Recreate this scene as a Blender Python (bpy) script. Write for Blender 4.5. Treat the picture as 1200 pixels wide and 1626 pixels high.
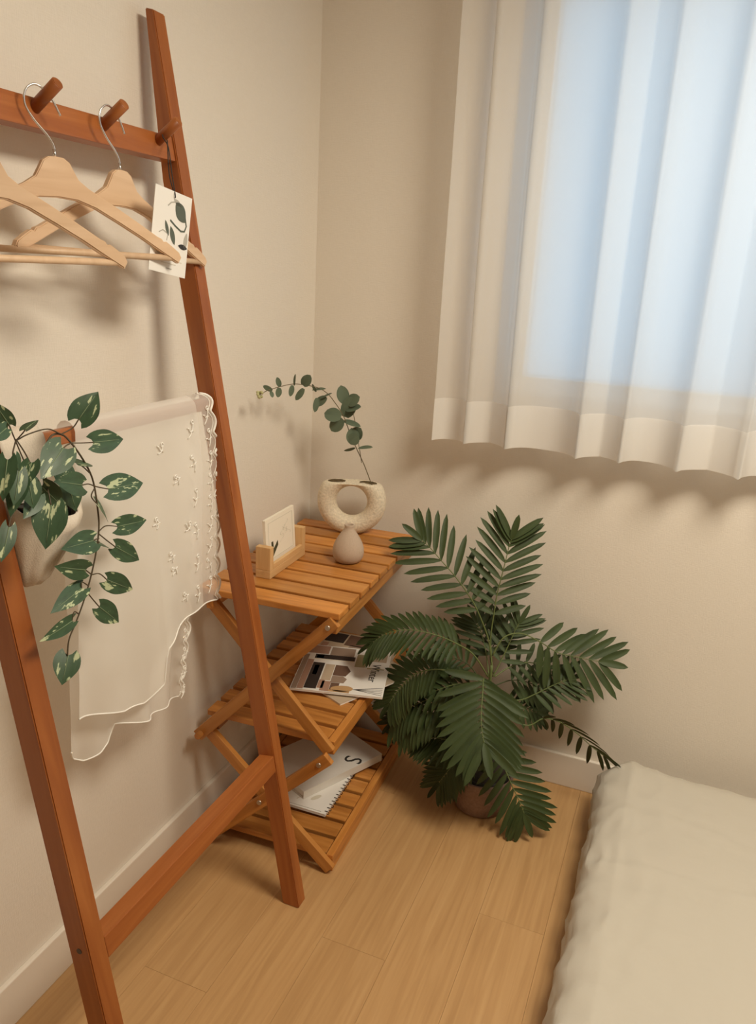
import bpy, bmesh, math, random
from mathutils import Vector, Matrix, noise
random.seed(7)
for o in list(bpy.data.objects): bpy.data.objects.remove(o)
scene = bpy.context.scene
col = scene.collection

# light settings
SKY = 1.15
EXPO = 0.0
CURT_CLEAR = 0.25
CURT_TRANS = 0.45
LAMP = 32.0
LAMP_COL = (1.0, 0.895, 0.715)
LAMP_X = 1.52
LAMP_Y = -1.07
LAMP_R = 0.34
# ------------------------------------------------------------------ camera
cam_d = bpy.data.cameras.new('camera'); cam = bpy.data.objects.new('camera', cam_d); col.objects.link(cam)
CR = Vector((0.925649, 0.375112, 0.049651)); CU = Vector((-0.153568, 0.252503, 0.955332)); CF = Vector((-0.345819, 0.891927, -0.291334))
cam.matrix_world = Matrix(((CR.x, CU.x, -CF.x, 1.05228), (CR.y, CU.y, -CF.y, -2.12073), (CR.z, CU.z, -CF.z, 1.45), (0, 0, 0, 1)))
cam_d.sensor_fit = 'HORIZONTAL'; cam_d.sensor_width = 36.0; cam_d.lens = 36.0 * 1245.72 / 1200.0
cam_d.clip_start = 0.02
scene.camera = cam
# ------------------------------------------------------------------ world, exposure
world = bpy.data.worlds.new('daylight'); scene.world = world; world.use_nodes = True
bg = world.node_tree.nodes['Background']
bg.inputs['Color'].default_value = (0.50, 0.76, 1.0, 1); bg.inputs['Strength'].default_value = SKY
scene.view_settings.view_transform = 'Standard'; scene.view_settings.look = 'None'
scene.view_settings.gamma = 1.0; scene.view_settings.use_curve_mapping = False
scene.view_settings.exposure = EXPO
scene.cycles.max_bounces = 10; scene.cycles.diffuse_bounces = 6; scene.cycles.transparent_max_bounces = 24

# ------------------------------------------------------------------ materials
def mat(name):
    m = bpy.data.materials.new(name); m.use_nodes = True
    nt = m.node_tree; b = nt.nodes['Principled BSDF']
    return m, nt, b
def nd(nt, t, **kw):
    n = nt.nodes.new(t)
    for k, v in kw.items(): setattr(n, k, v)
    return n
def ramp(nt, stops):
    r = nd(nt, 'ShaderNodeValToRGB'); e = r.color_ramp.elements
    while len(e) < len(stops): e.new(0.5)
    for i, (p, c) in enumerate(stops): e[i].position = p; e[i].color = (*c, 1)
    return r
def plain(name, c, rough=0.6, metal=0.0, bump=0.0, bscale=200.0, var=0.0):
    m, nt, b = mat(name)
    b.inputs['Base Color'].default_value = (*c, 1); b.inputs['Roughness'].default_value = rough; b.inputs['Metallic'].default_value = metal
    if bump or var:
        tc = nd(nt, 'ShaderNodeTexCoord'); n = nd(nt, 'ShaderNodeTexNoise'); n.inputs['Scale'].default_value = bscale; n.inputs['Detail'].default_value = 4
        nt.links.new(tc.outputs['Object'], n.inputs['Vector'])
        if bump:
            bp = nd(nt, 'ShaderNodeBump'); bp.inputs['Strength'].default_value = bump; bp.inputs['Distance'].default_value = 0.002
            nt.links.new(n.outputs['Fac'], bp.inputs['Height']); nt.links.new(bp.outputs['Normal'], b.inputs['Normal'])
        if var:
            r = ramp(nt, [(0.35, tuple(x * (1 - var) for x in c)), (0.65, tuple(min(1, x * (1 + var)) for x in c))])
            nt.links.new(n.outputs['Fac'], r.inputs['Fac']); nt.links.new(r.outputs['Color'], b.inputs['Base Color'])
    return m
def wood(name, dark, mid, light, rough=0.45, grain=(26, 26, 2.2), rnd=0.25):
    m, nt, b = mat(name)
    tc = nd(nt, 'ShaderNodeTexCoord'); mp = nd(nt, 'ShaderNodeMapping'); mp.inputs['Scale'].default_value = grain
    oi = nd(nt, 'ShaderNodeObjectInfo')
    va = nd(nt, 'ShaderNodeVectorMath', operation='ADD'); sc = nd(nt, 'ShaderNodeVectorMath', operation='SCALE'); sc.inputs['Scale'].default_value = 37.0
    cb = nd(nt, 'ShaderNodeCombineXYZ')
    for k in range(3): nt.links.new(oi.outputs['Random'], cb.inputs[k])
    nt.links.new(cb.outputs[0], sc.inputs[0]); nt.links.new(tc.outputs['Object'], mp.inputs['Vector'])
    nt.links.new(mp.outputs[0], va.inputs[0]); nt.links.new(sc.outputs[0], va.inputs[1])
    n = nd(nt, 'ShaderNodeTexNoise'); n.inputs['Scale'].default_value = 1.6; n.inputs['Detail'].default_value = 6; n.inputs['Distortion'].default_value = 0.9
    nt.links.new(va.outputs[0], n.inputs['Vector'])
    r = ramp(nt, [(0.28, dark), (0.5, mid), (0.74, light)]); nt.links.new(n.outputs['Fac'], r.inputs['Fac'])
    hs = nd(nt, 'ShaderNodeHueSaturation'); mr = nd(nt, 'ShaderNodeMapRange')
    mr.inputs['To Min'].default_value = 1 - rnd; mr.inputs['To Max'].default_value = 1 + rnd
    nt.links.new(oi.outputs['Random'], mr.inputs['Value']); nt.links.new(mr.outputs[0], hs.inputs['Value'])
    nt.links.new(r.outputs[0], hs.inputs['Color']); nt.links.new(hs.outputs[0], b.inputs['Base Color'])
    b.inputs['Roughness'].default_value = rough
    bp = nd(nt, 'ShaderNodeBump'); bp.inputs['Strength'].default_value = 0.08; bp.inputs['Distance'].default_value = 0.001
    nt.links.new(n.outputs['Fac'], bp.inputs['Height']); nt.links.new(bp.outputs[0], b.inputs['Normal'])
    return m
def sheer(name, c, clear, trans, weave=900.0, bump=0.15):
    m = bpy.data.materials.new(name); m.use_nodes = True; nt = m.node_tree; nt.nodes.clear()
    out = nd(nt, 'ShaderNodeOutputMaterial'); tr = nd(nt, 'ShaderNodeBsdfTransparent'); df = nd(nt, 'ShaderNodeBsdfDiffuse'); tl = nd(nt, 'ShaderNodeBsdfTranslucent')
    df.inputs['Color'].default_value = (*c, 1); tl.inputs['Color'].default_value = (*c, 1)
    m1 = nd(nt, 'ShaderNodeMixShader'); m1.inputs[0].default_value = trans; m2 = nd(nt, 'ShaderNodeMixShader'); m2.inputs[0].default_value = 1 - clear
    nt.links.new(df.outputs[0], m1.inputs[1]); nt.links.new(tl.outputs[0], m1.inputs[2])
    nt.links.new(tr.outputs[0], m2.inputs[1]); nt.links.new(m1.outputs[0], m2.inputs[2]); nt.links.new(m2.outputs[0], out.inputs[0])
    tc = nd(nt, 'ShaderNodeTexCoord'); n = nd(nt, 'ShaderNodeTexNoise'); n.inputs['Scale'].default_value = weave
    bp = nd(nt, 'ShaderNodeBump'); bp.inputs['Strength'].default_value = bump; bp.inputs['Distance'].default_value = 0.001
    nt.links.new(tc.outputs['Object'], n.inputs['Vector']); nt.links.new(n.outputs['Fac'], bp.inputs['Height']); nt.links.new(bp.outputs[0], df.inputs['Normal'])
    return m
def wallpaper(name, c):
    m, nt, b = mat(name); b.inputs['Roughness'].default_value = 0.85
    tc = nd(nt, 'ShaderNodeTexCoord')
    w = []
    for sc in ((500, 500, 60), (60, 60, 500)):
        mp = nd(nt, 'ShaderNodeMapping'); mp.inputs['Scale'].default_value = sc
        n = nd(nt, 'ShaderNodeTexNoise'); n.inputs['Scale'].default_value = 1.0; n.inputs['Detail'].default_value = 2
        nt.links.new(tc.outputs['Object'], mp.inputs[0]); nt.links.new(mp.outputs[0], n.inputs['Vector']); w.append(n)
    ad = nd(nt, 'ShaderNodeMath', operation='ADD'); nt.links.new(w[0].outputs['Fac'], ad.inputs[0]); nt.links.new(w[1].outputs['Fac'], ad.inputs[1])
    bp = nd(nt, 'ShaderNodeBump'); bp.inputs['Strength'].default_value = 0.25; bp.inputs['Distance'].default_value = 0.0015
    nt.links.new(ad.outputs[0], bp.inputs['Height']); nt.links.new(bp.outputs[0], b.inputs['Normal'])
    r = ramp(nt, [(0.3, tuple(x * .96 for x in c)), (0.7, c)])
    hf = nd(nt, 'ShaderNodeMath', operation='MULTIPLY'); hf.inputs[1].default_value = 0.5
    nt.links.new(ad.outputs[0], hf.inputs[0]); nt.links.new(hf.outputs[0], r.inputs['Fac']); nt.links.new(r.outputs[0], b.inputs['Base Color'])
    return m
def leafmat(name, dark, mid, pale, amount, scale=60.0, rough=0.45):
    m, nt, b = mat(name); b.inputs['Roughness'].default_value = rough
    tc = nd(nt, 'ShaderNodeTexCoord'); oi = nd(nt, 'ShaderNodeObjectInfo')
    va = nd(nt, 'ShaderNodeVectorMath', operation='ADD'); cb = nd(nt, 'ShaderNodeCombineXYZ'); ml = nd(nt, 'ShaderNodeMath', operation='MULTIPLY'); ml.inputs[1].default_value = 19.0
    nt.links.new(oi.outputs['Random'], ml.inputs[0])
    for k in range(3): nt.links.new(ml.outputs[0], cb.inputs[k])
    mp = nd(nt, 'ShaderNodeMapping'); mp.inputs['Scale'].default_value = (1.0, 0.28, 1.0); mp.inputs['Rotation'].default_value = (0, 0, 0.5)
    nt.links.new(tc.outputs['Object'], mp.inputs[0]); nt.links.new(mp.outputs[0], va.inputs[0]); nt.links.new(cb.outputs[0], va.inputs[1])
    n = nd(nt, 'ShaderNodeTexNoise'); n.inputs['Scale'].default_value = scale; n.inputs['Detail'].default_value = 3
    nt.links.new(va.outputs[0], n.inputs['Vector'])
    r = ramp(nt, [(0.25, dark), (0.5, mid), (1 - amount - 0.03, mid), (1 - amount, pale)]); nt.links.new(n.outputs['Fac'], r.inputs['Fac'])
    nt.links.new(r.outputs[0], b.inputs['Base Color'])
    return m

M = {}
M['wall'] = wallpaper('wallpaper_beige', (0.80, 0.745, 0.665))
M['wall2'] = wallpaper('wallpaper_bounce_cut', (0.36, 0.30, 0.24))  # unseen right and front walls, darkened to cut bounce light and deepen shadows
M['ceiling'] = plain('ceiling_paper', (0.74, 0.71, 0.66), 0.9)
M['base'] = plain('baseboard_paint', (0.80, 0.74, 0.66), 0.5)
M['floor'] = wood('floor_oak_laminate', (0.465, 0.268, 0.112), (0.53, 0.315, 0.137), (0.585, 0.360, 0.165), 0.42, (40, 40, 1.9), 0.03)
M['gap'] = plain('floor_gap', (0.16, 0.09, 0.045), 0.8)
M['rack'] = wood('rack_acacia', (0.26, 0.070, 0.015), (0.345, 0.105, 0.023), (0.42, 0.145, 0.036), 0.38, (22, 22, 1.6), 0.10)
M['shelf'] = wood('shelf_acacia', (0.34, 0.125, 0.026), (0.50, 0.205, 0.045), (0.60, 0.28, 0.075), 0.36, (24, 24, 2.0), 0.22)
M['hanger'] = wood('hanger_pale_wood', (0.64, 0.43, 0.265), (0.70, 0.49, 0.315), (0.76, 0.55, 0.37), 0.45, (30, 3, 30), 0.06)
M['holder'] = wood('holder_beech', (0.60, 0.36, 0.16), (0.68, 0.43, 0.20), (0.74, 0.50, 0.26), 0.5, (30, 30, 3), 0.05)
M['metal'] = plain('polished_steel', (0.78, 0.78, 0.78), 0.22, 1.0)
M['bolt'] = plain('bolt_steel', (0.50, 0.44, 0.38), 0.4, 1.0)
M['darkmetal'] = plain('dark_screw', (0.12, 0.10, 0.09), 0.4, 1.0)
M['curtain'] = sheer('sheer_curtain', (0.87, 0.85, 0.82), CURT_CLEAR, CURT_TRANS)
M['hem'] = sheer('curtain_hem', (0.88, 0.86, 0.83), 0.10, 0.30)
M['frame'] = plain('window_frame_white', (0.86, 0.86, 0.85), 0.35)
M['glass'] = sheer('frosted_glass', (0.96, 0.98, 1.0), 0.45, 1.0, bump=0.0)
M['lace'] = sheer('sheer_voile', (0.93, 0.90, 0.84), 0.30, 0.25, 1400.0)
M['net'] = sheer('lace_net', (0.93, 0.90, 0.84), 0.55, 0.2, 1400.0)
M['thread'] = plain('white_thread', (0.93, 0.91, 0.86), 0.8)
M['linen'] = plain('linen_fabric', (0.70, 0.62, 0.52), 0.9, bump=0.3, bscale=500, var=0.05)
M['cotton'] = plain('bed_cotton', (0.55, 0.515, 0.445), 0.9, bump=0.6, bscale=26)
M['black'] = plain('black_plastic', (0.02, 0.02, 0.018), 0.5)
M['soil'] = plain('dark_soil', (0.035, 0.025, 0.018), 0.95, bump=0.8, bscale=150)
M['pot'] = plain('terracotta_grey', (0.30, 0.20, 0.16), 0.85, bump=0.3, bscale=120, var=0.12)
M['stone'] = plain('speckled_ceramic', (0.74, 0.66, 0.52), 0.85, bump=0.9, bscale=170, var=0.12)
M['bud'] = plain('matte_taupe_ceramic', (0.50, 0.39, 0.30), 0.9, bump=0.2, bscale=300, var=0.04)
M['pothos'] = leafmat('pothos_leaf', (0.026, 0.055, 0.026), (0.040, 0.088, 0.040), (0.48, 0.54, 0.33), 0.365, 130.0)
M['midrib'] = plain('pale_midrib', (0.20, 0.27, 0.15), 0.6)
M['stem'] = plain('vine_stem', (0.075, 0.055, 0.028), 0.6)
M['euc'] = leafmat('eucalyptus_leaf', (0.085, 0.118, 0.078), (0.115, 0.155, 0.10), (0.15, 0.19, 0.125), 0.25, 50.0, 0.7)
M['eucstem'] = plain('eucalyptus_stem', (0.16, 0.13, 0.07), 0.7)
M['bloom'] = plain('pale_green_bloom', (0.50, 0.49, 0.26), 0.8)
M['palm'] = leafmat('palm_leaflet', (0.024, 0.040, 0.010), (0.043, 0.069, 0.018), (0.064, 0.092, 0.026), 0.25, 40.0, 0.62)
M['palmstem'] = plain('palm_stem', (0.13, 0.17, 0.055), 0.55)
M['paper'] = plain('white_paper', (0.86, 0.84, 0.80), 0.7)
M['warmpaper'] = plain('cream_card', (0.86, 0.80, 0.68), 0.7)
M['book'] = plain('white_book_cover', (0.78, 0.75, 0.70), 0.55)
M['ink'] = plain('black_ink', (0.03, 0.028, 0.025), 0.7)
M['inkgrey'] = plain('grey_ink', (0.45, 0.43, 0.38), 0.8)
M['inkpale'] = plain('pale_grey_ink', (0.66, 0.62, 0.52), 0.8)
M['inkgreen'] = plain('grey_green_ink', (0.10, 0.12, 0.095), 0.8)
M['inkolive'] = plain('olive_ink', (0.06, 0.055, 0.02), 0.8)
for k, c in dict(p_brown=(0.16, 0.09, 0.06), p_taupe=(0.33, 0.24, 0.18), p_sand=(0.55, 0.44, 0.32), p_dark=(0.035, 0.025, 0.022), p_tan=(0.55, 0.34, 0.16), p_olive=(0.40, 0.35, 0.20), p_rose=(0.42, 0.25, 0.18)).items():
    M[k] = plain('print_' + k[2:], c, 0.6)
M['cord'] = plain('black_cord', (0.03, 0.03, 0.03), 0.9)
M['shell'] = plain('lamp_shell', (0.85, 0.85, 0.83), 0.4)
m, nt, b = mat('lamp_diffuser'); b.inputs['Base Color'].default_value = (0.9, 0.88, 0.82, 1)
b.inputs['Emission Color'].default_value = (*LAMP_COL, 1); b.inputs['Emission Strength'].default_value = LAMP; M['lamp'] = m

# ------------------------------------------------------------------ helpers
WM = {}
def wm(o): return WM[o.name] if o else Matrix.Identity(4)
def obj(name, me, material, parent=None, m=None):
    """link one mesh object; m is its world matrix"""
    o = bpy.data.objects.new(name, me); col.objects.link(o)
    m = m.copy() if m else Matrix.Identity(4)
    if material and not me.materials: me.materials.append(material)
    WM[o.name] = m
    if parent: o.parent = parent; o.matrix_basis = wm(parent).inverted() @ m
    else: o.matrix_basis = m
    return o
def thing(name, label, cat, loc=(0, 0, 0), rz=0.0, group=None, m=None):
    o = bpy.data.objects.new(name, None); col.objects.link(o); o.empty_display_size = 0.05
    m = m or (Matrix.Translation(loc) @ Matrix.Rotation(rz, 4, 'Z')); o.matrix_basis = m; WM[o.name] = m
    return tag(o, label, cat, group)
def tag(o, label, cat, group=None, kind=None):
    o['label'] = label; o['category'] = cat
    if group: o['group'] = group
    if kind: o['kind'] = kind
    return o
def struct(o): o['kind'] = 'structure'; return o
def T(x, y, z): return Matrix.Translation((x, y, z))
def mesh_of(bm, name='mesh', smooth=False):
    me = bpy.data.meshes.new(name); bmesh.ops.recalc_face_normals(bm, faces=bm.faces); bm.to_mesh(me); bm.free()
    if smooth: me.polygons.foreach_set('use_smooth', [True] * len(me.polygons))
    me.update(); return me
def pd(verts, faces, smooth=False, name='mesh', recalc=False):
    me = bpy.data.meshes.new(name); me.from_pydata([tuple(v) for v in verts], [], faces)
    if smooth: me.polygons.foreach_set('use_smooth', [True] * len(me.polygons))
    me.update(); return me
_bc = {}
def box(sx, sy, sz, bev=0.0):
    k = (round(sx, 5), round(sy, 5), round(sz, 5), bev)
    if k in _bc: return _bc[k]
    bm = bmesh.new(); bmesh.ops.create_cube(bm, size=1.0)
    for v in bm.verts: v.co = Vector((v.co.x * sx, v.co.y * sy, v.co.z * sz))
    if bev: bmesh.ops.bevel(bm, geom=list(bm.edges), offset=bev, segments=2, profile=0.6, affect='EDGES')
    return mesh_of(bm)
def boxat(name, mn, mx, material, parent=None, bev=0.0, base=None):
    c = [(a + b) / 2 for a, b in zip(mn, mx)]; s = [b - a for a, b in zip(mn, mx)]
    return obj(name, box(*s, bev), material, parent, (base or Matrix.Identity(4)) @ T(*c))
def frame_along(p0, p1, xhint):
    z = (Vector(p1) - Vector(p0)).normalized(); x = Vector(xhint); x = (x - z * x.dot(z)).normalized(); y = z.cross(x)
    c = (Vector(p0) + Vector(p1)) / 2
    return Matrix(((x.x, y.x, z.x, c.x), (x.y, y.y, z.y, c.y), (x.z, y.z, z.z, c.z), (0, 0, 0, 1)))
def bar(name, p0, p1, w, d, xhint, material, parent=None, bev=0.002, base=None):
    """a straight board: local z is its length, local x (size w) lies along xhint"""
    L = (Vector(p1) - Vector(p0)).length
    return obj(name, box(w, d, L, bev), material, parent, (base or Matrix.Identity(4)) @ frame_along(p0, p1, xhint))
def cyl(r0, r1, L, n=20, bev=0.0):
    bm = bmesh.new(); bmesh.ops.create_cone(bm, cap_ends=True, segments=n, radius1=r0, radius2=r1, depth=L)
    if bev: bmesh.ops.bevel(bm, geom=[e for e in bm.edges if abs(e.verts[0].co.z - e.verts[1].co.z) < 1e-6], offset=bev, segments=2, affect='EDGES')
    me = mesh_of(bm)
    for p in me.polygons: p.use_smooth = abs(p.normal.z) < 0.5
    return me
def rod(name, p0, p1, r, material, parent=None, n=16, bev=0.0, base=None, r1=None):
    d = (Vector(p1) - Vector(p0)); h = (1, 0, 0) if abs(d.normalized().x) < 0.9 else (0, 1, 0)
    return obj(name, cyl(r, r if r1 is None else r1, d.length, n, bev), material, parent, (base or Matrix.Identity(4)) @ frame_along(p0, p1, h))
def spline(pts, k=6):
    P = [Vector(p) for p in pts]
    if len(P) < 3: return P
    P = [2 * P[0] - P[1]] + P + [2 * P[-1] - P[-2]]; out = []
    for i in range(1, len(P) - 2):
        for j in range(k):
            t = j / k; a, b_, c, d = P[i - 1], P[i], P[i + 1], P[i + 2]
            out.append(0.5 * ((2 * b_) + (c - a) * t + (2 * a - 5 * b_ + 4 * c - d) * t * t + (3 * b_ - a - 3 * c + d) * t ** 3))
    out.append(P[-2]); return out
def tube_vf(path, r, n=8, r1=None, V=None, F=None):
    V = [] if V is None else V; F = [] if F is None else F
    path = [Vector(p) for p in path]; N = len(path); b0 = len(V); up = Vector((0.31, 0.52, 0.79))
    for i, p in enumerate(path):
        t = (path[min(i + 1, N - 1)] - path[max(i - 1, 0)]).normalized()
        x = up - t * up.dot(t)
        if x.length < 1e-4: x = Vector((1, 0, 0)) - t * t.x
        x.normalize(); y = t.cross(x); up = x
        rr = r if r1 is None else r + (r1 - r) * i / (N - 1)
        for j in range(n):
            a = 2 * math.pi * j / n; V.append(p + (x * math.cos(a) + y * math.sin(a)) * rr)
    for i in range(N - 1):
        for j in range(n):
            F.append((b0 + i * n + j, b0 + i * n + (j + 1) % n, b0 + (i + 1) * n + (j + 1) % n, b0 + (i + 1) * n + j))
    F.append(tuple(b0 + j for j in reversed(range(n)))); F.append(tuple(b0 + (N - 1) * n + j for j in range(n)))
    return V, F
def tube(name, pts, r, material, parent=None, n=8, r1=None, k=6, base=None):
    V, F = tube_vf(spline(pts, k) if k > 1 else pts, r, n, r1)
    c = sum(V, Vector()) / len(V); V = [v - c for v in V]
    return obj(name, pd(V, F, True), material, parent, (base or Matrix.Identity(4)) @ Matrix.Translation(c))
def lathe(prof, n=40, ex=1.0, ey=1.0):
    V, F = [], []
    for (r, z) in prof:
        for j in range(n):
            a = 2 * math.pi * j / n; V.append((r * ex * math.cos(a), r * ey * math.sin(a), z))
    for i in range(len(prof) - 1):
        for j in range(n): F.append((i * n + j, i * n + (j + 1) % n, (i + 1) * n + (j + 1) % n, (i + 1) * n + j))
    return V, F
def flat(name, pts, material, parent, m, th=0.0004):
    """a printed shape: thin polygon (u, v) on the plane z = 0 of m"""
    n = len(pts); V = [(u, v, 0) for u, v in pts] + [(u, v, th) for u, v in pts]
    F = [tuple(range(n, 2 * n)), tuple(reversed(range(n)))] + [(i, (i + 1) % n, n + (i + 1) % n, n + i) for i in range(n)]
    bm = bmesh.new(); vs = [bm.verts.new(v) for v in V]
    for f in F: bm.faces.new([vs[i] for i in f])
    return obj(name, mesh_of(bm), material, parent, m)
def ell(cx, cy, a, b, rot=0.0, n=20):
    return [(cx + a * math.cos(t) * math.cos(rot) - b * math.sin(t) * math.sin(rot), cy + a * math.cos(t) * math.sin(rot) + b * math.sin(t) * math.cos(rot)) for t in [2 * math.pi * i / n for i in range(n)]]
def rect(x0, y0, x1, y1): return [(x0, y0), (x1, y0), (x1, y1), (x0, y1)]
def text(name, body, size, material, parent, m):
    cu = bpy.data.curves.new('lettering', 'FONT'); cu.body = body; cu.size = size; cu.extrude = 0.0002; cu.resolution_u = 3
    o = bpy.data.objects.new('lettering', cu); col.objects.link(o); bpy.context.view_layer.update()
    me = bpy.data.meshes.new_from_object(o.evaluated_get(bpy.context.evaluated_depsgraph_get())); bpy.data.objects.remove(o); bpy.data.curves.remove(cu)
    me.materials.clear()
    return obj(name, me, material, parent, m)
def blade(L, W, prof, fold=0.15, curl=0.0, n=9, heart=0.0):
    """a leaf in local space: +y along the midrib, x across, z up; prof(t) gives the half width"""
    V, F = [], []
    for i in range(n + 1):
        t = i / n; w = W * prof(t); z0 = -curl * L * t * t
        yb = L * t
        for sgn, fr in ((-1, 1.0), (-1, 0.5), (0, 0), (1, 0.5), (1, 1.0)):
            back = heart * L * fr * fr * max(0.0, 1 - t * 3.2)
            V.append((sgn * fr * w, yb - back, z0 + fold * w * fr))
    for i in range(n):
        for j in range(4): a = i * 5 + j; F.append((a, a + 1, a + 6, a + 5))
    return pd(V, F, True)
def leaf_frame(b, t, hint, roll):
    y = (Vector(t) - Vector(b)).normalized(); h = Vector(hint); z = (h - y * h.dot(y)).normalized(); x = y.cross(z)
    a = math.radians(roll); x2 = x * math.cos(a) + z * math.sin(a); z2 = x2.cross(y)
    b = Vector(b)
    return Matrix(((x2.x, y.x, z2.x, b.x), (x2.y, y.y, z2.y, b.y), (x2.z, y.z, z2.z, b.z), (0, 0, 0, 1)))

# plant coordinates in metres (leaf: base, tip, width, roll in degrees)
POTHOS_LEAVES=[
 ((0.235,-1.233,1.225),(0.247,-1.203,1.264),0.038,8),
 ((0.235,-1.206,1.186),(0.247,-1.147,1.183),0.034,-5),
 ((0.225,-1.167,1.103),(0.237,-1.089,1.099),0.042,6),
 ((0.225,-1.150,1.036),(0.237,-1.085,1.031),0.032,-8),
 ((0.232,-1.166,1.007),(0.244,-1.117,0.969),0.032,5),
 ((0.245,-1.229,1.039),(0.257,-1.300,1.051),0.035,-6),
 ((0.245,-1.249,0.998),(0.257,-1.315,1.026),0.031,10),
 ((0.232,-1.189,0.958),(0.244,-1.137,0.922),0.033,-4),
 ((0.245,-1.260,0.972),(0.257,-1.331,0.965),0.029,-12),
 ((0.232,-1.210,0.919),(0.244,-1.176,0.879),0.033,8),
 ((0.245,-1.284,0.928),(0.257,-1.353,0.927),0.023,15),
 ((0.240,-1.291,0.873),(0.252,-1.319,0.840),0.037,0),
 ((0.238,-1.210,1.092),(0.238,-1.180,1.055),0.029,68),
 ((0.225,-1.198,1.020),(0.225,-1.163,1.003),0.026,74),
 ((0.245,-1.253,1.164),(0.245,-1.220,1.158),0.027,58),
 ((0.265,-1.298,1.198),(0.277,-1.351,1.170),0.042,4),
 ((0.262,-1.264,1.137),(0.274,-1.322,1.158),0.033,-8),
 ((0.270,-1.333,1.126),(0.282,-1.360,1.073),0.043,0),
 ((0.262,-1.361,1.165),(0.274,-1.366,1.130),0.028,20),
 ((0.240,-1.364,1.238),(0.252,-1.394,1.271),0.021,0),
 ((0.250,-1.378,1.237),(0.262,-1.412,1.228),0.019,25),
 ((0.240,-1.338,1.227),(0.240,-1.315,1.239),0.020,55),
 ((0.275,-1.411,1.117),(0.287,-1.437,1.081),0.021,15),
 ((0.262,-1.379,1.202),(0.262,-1.374,1.178),0.018,55),
 ((0.270,-1.399,1.202),(0.282,-1.424,1.157),0.025,-15),
 ((0.268,-1.381,1.183),(0.280,-1.403,1.145),0.023,18),
 ((0.250,-1.327,1.148),(0.262,-1.303,1.113),0.031,-14),
 ((0.258,-1.343,1.141),(0.270,-1.379,1.120),0.025,16),
 ((0.262,-1.372,1.172),(0.274,-1.408,1.132),0.026,-20),
 ((0.246,-1.284,1.165),(0.258,-1.283,1.130),0.030,22),
 ((0.262,-1.353,1.188),(0.274,-1.380,1.164),0.025,-25),
 ((0.232,-1.259,1.132),(0.244,-1.258,1.093),0.031,15),
]
POTHOS_VINE=[(0.215,-1.298,1.127),(0.225,-1.294,1.176),(0.225,-1.280,1.205),(0.225,-1.259,1.206),(0.238,-1.254,1.194),(0.240,-1.231,1.160),(0.238,-1.214,1.127),(0.238,-1.208,1.081),(0.238,-1.208,1.050),(0.238,-1.218,1.012),(0.238,-1.233,0.976),(0.238,-1.250,0.945),(0.238,-1.270,0.916),(0.239,-1.286,0.897),(0.240,-1.293,0.873)]
POTHOS_TWIGS=[[(0.215,-1.298,1.127),(0.230,-1.329,1.170),(0.230,-1.346,1.212),(0.240,-1.364,1.238)],[(0.230,-1.346,1.212),(0.232,-1.326,1.218),(0.230,-1.289,1.219),(0.225,-1.259,1.206)],[(0.230,-1.346,1.212),(0.236,-1.339,1.222),(0.240,-1.338,1.227)],[(0.235,-1.323,1.165),(0.240,-1.341,1.195),(0.235,-1.350,1.216)],[(0.230,-1.346,1.212),(0.240,-1.362,1.199),(0.262,-1.379,1.202)],[(0.225,-1.259,1.206),(0.230,-1.241,1.213),(0.235,-1.233,1.225)],[(0.238,-1.254,1.194),(0.237,-1.232,1.190),(0.235,-1.206,1.186)],[(0.238,-1.254,1.194),(0.250,-1.276,1.196),(0.265,-1.298,1.198)],[(0.238,-1.212,1.120),(0.232,-1.192,1.112),(0.225,-1.167,1.103)],[(0.238,-1.212,1.120),(0.250,-1.238,1.131),(0.262,-1.264,1.137)],[(0.239,-1.221,1.142),(0.243,-1.241,1.158),(0.245,-1.253,1.164)],[(0.238,-1.212,1.117),(0.238,-1.220,1.106),(0.238,-1.210,1.092)],[(0.238,-1.210,1.046),(0.230,-1.183,1.047),(0.225,-1.150,1.036)],[(0.238,-1.208,1.042),(0.235,-1.188,1.025),(0.232,-1.166,1.007)],[(0.238,-1.209,1.035),(0.242,-1.220,1.038),(0.245,-1.229,1.039)],[(0.238,-1.209,1.030),(0.225,-1.198,1.020)],[(0.238,-1.229,0.982),(0.235,-1.209,0.976),(0.232,-1.189,0.958)],[(0.238,-1.229,0.982),(0.243,-1.242,0.992),(0.245,-1.249,0.998)],[(0.238,-1.238,0.967),(0.243,-1.256,0.980),(0.245,-1.260,0.972)],[(0.238,-1.242,0.958),(0.235,-1.226,0.938),(0.232,-1.210,0.919)],[(0.238,-1.262,0.929),(0.243,-1.276,0.939),(0.245,-1.284,0.928)],[(0.215,-1.298,1.127),(0.250,-1.317,1.143),(0.270,-1.333,1.126)],[(0.215,-1.298,1.127),(0.245,-1.340,1.152),(0.262,-1.361,1.165)],[(0.215,-1.298,1.127),(0.250,-1.363,1.132),(0.265,-1.396,1.126),(0.275,-1.411,1.117)],[(0.215,-1.298,1.127),(0.250,-1.365,1.167),(0.270,-1.399,1.202)],[(0.215,-1.298,1.127),(0.250,-1.355,1.161),(0.268,-1.381,1.183)],[(0.215,-1.298,1.127),(0.250,-1.327,1.148)],[(0.215,-1.298,1.127),(0.258,-1.343,1.141)]]
EUC_STEM=[(0.246,-0.100,0.858),(0.245,-0.110,0.879),(0.229,-0.125,0.930),(0.210,-0.140,0.977),(0.194,-0.150,1.017),(0.177,-0.165,1.070),(0.158,-0.180,1.105),(0.144,-0.200,1.131),(0.127,-0.225,1.148),(0.103,-0.270,1.159),(0.091,-0.310,1.163),(0.078,-0.360,1.159),(0.071,-0.395,1.155),(0.068,-0.430,1.148)]
EUC_SIDE=[(0.221,-0.125,0.934),(0.220,-0.140,0.973),(0.213,-0.150,1.019),(0.199,-0.150,1.079),(0.168,-0.150,1.136)]
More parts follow.
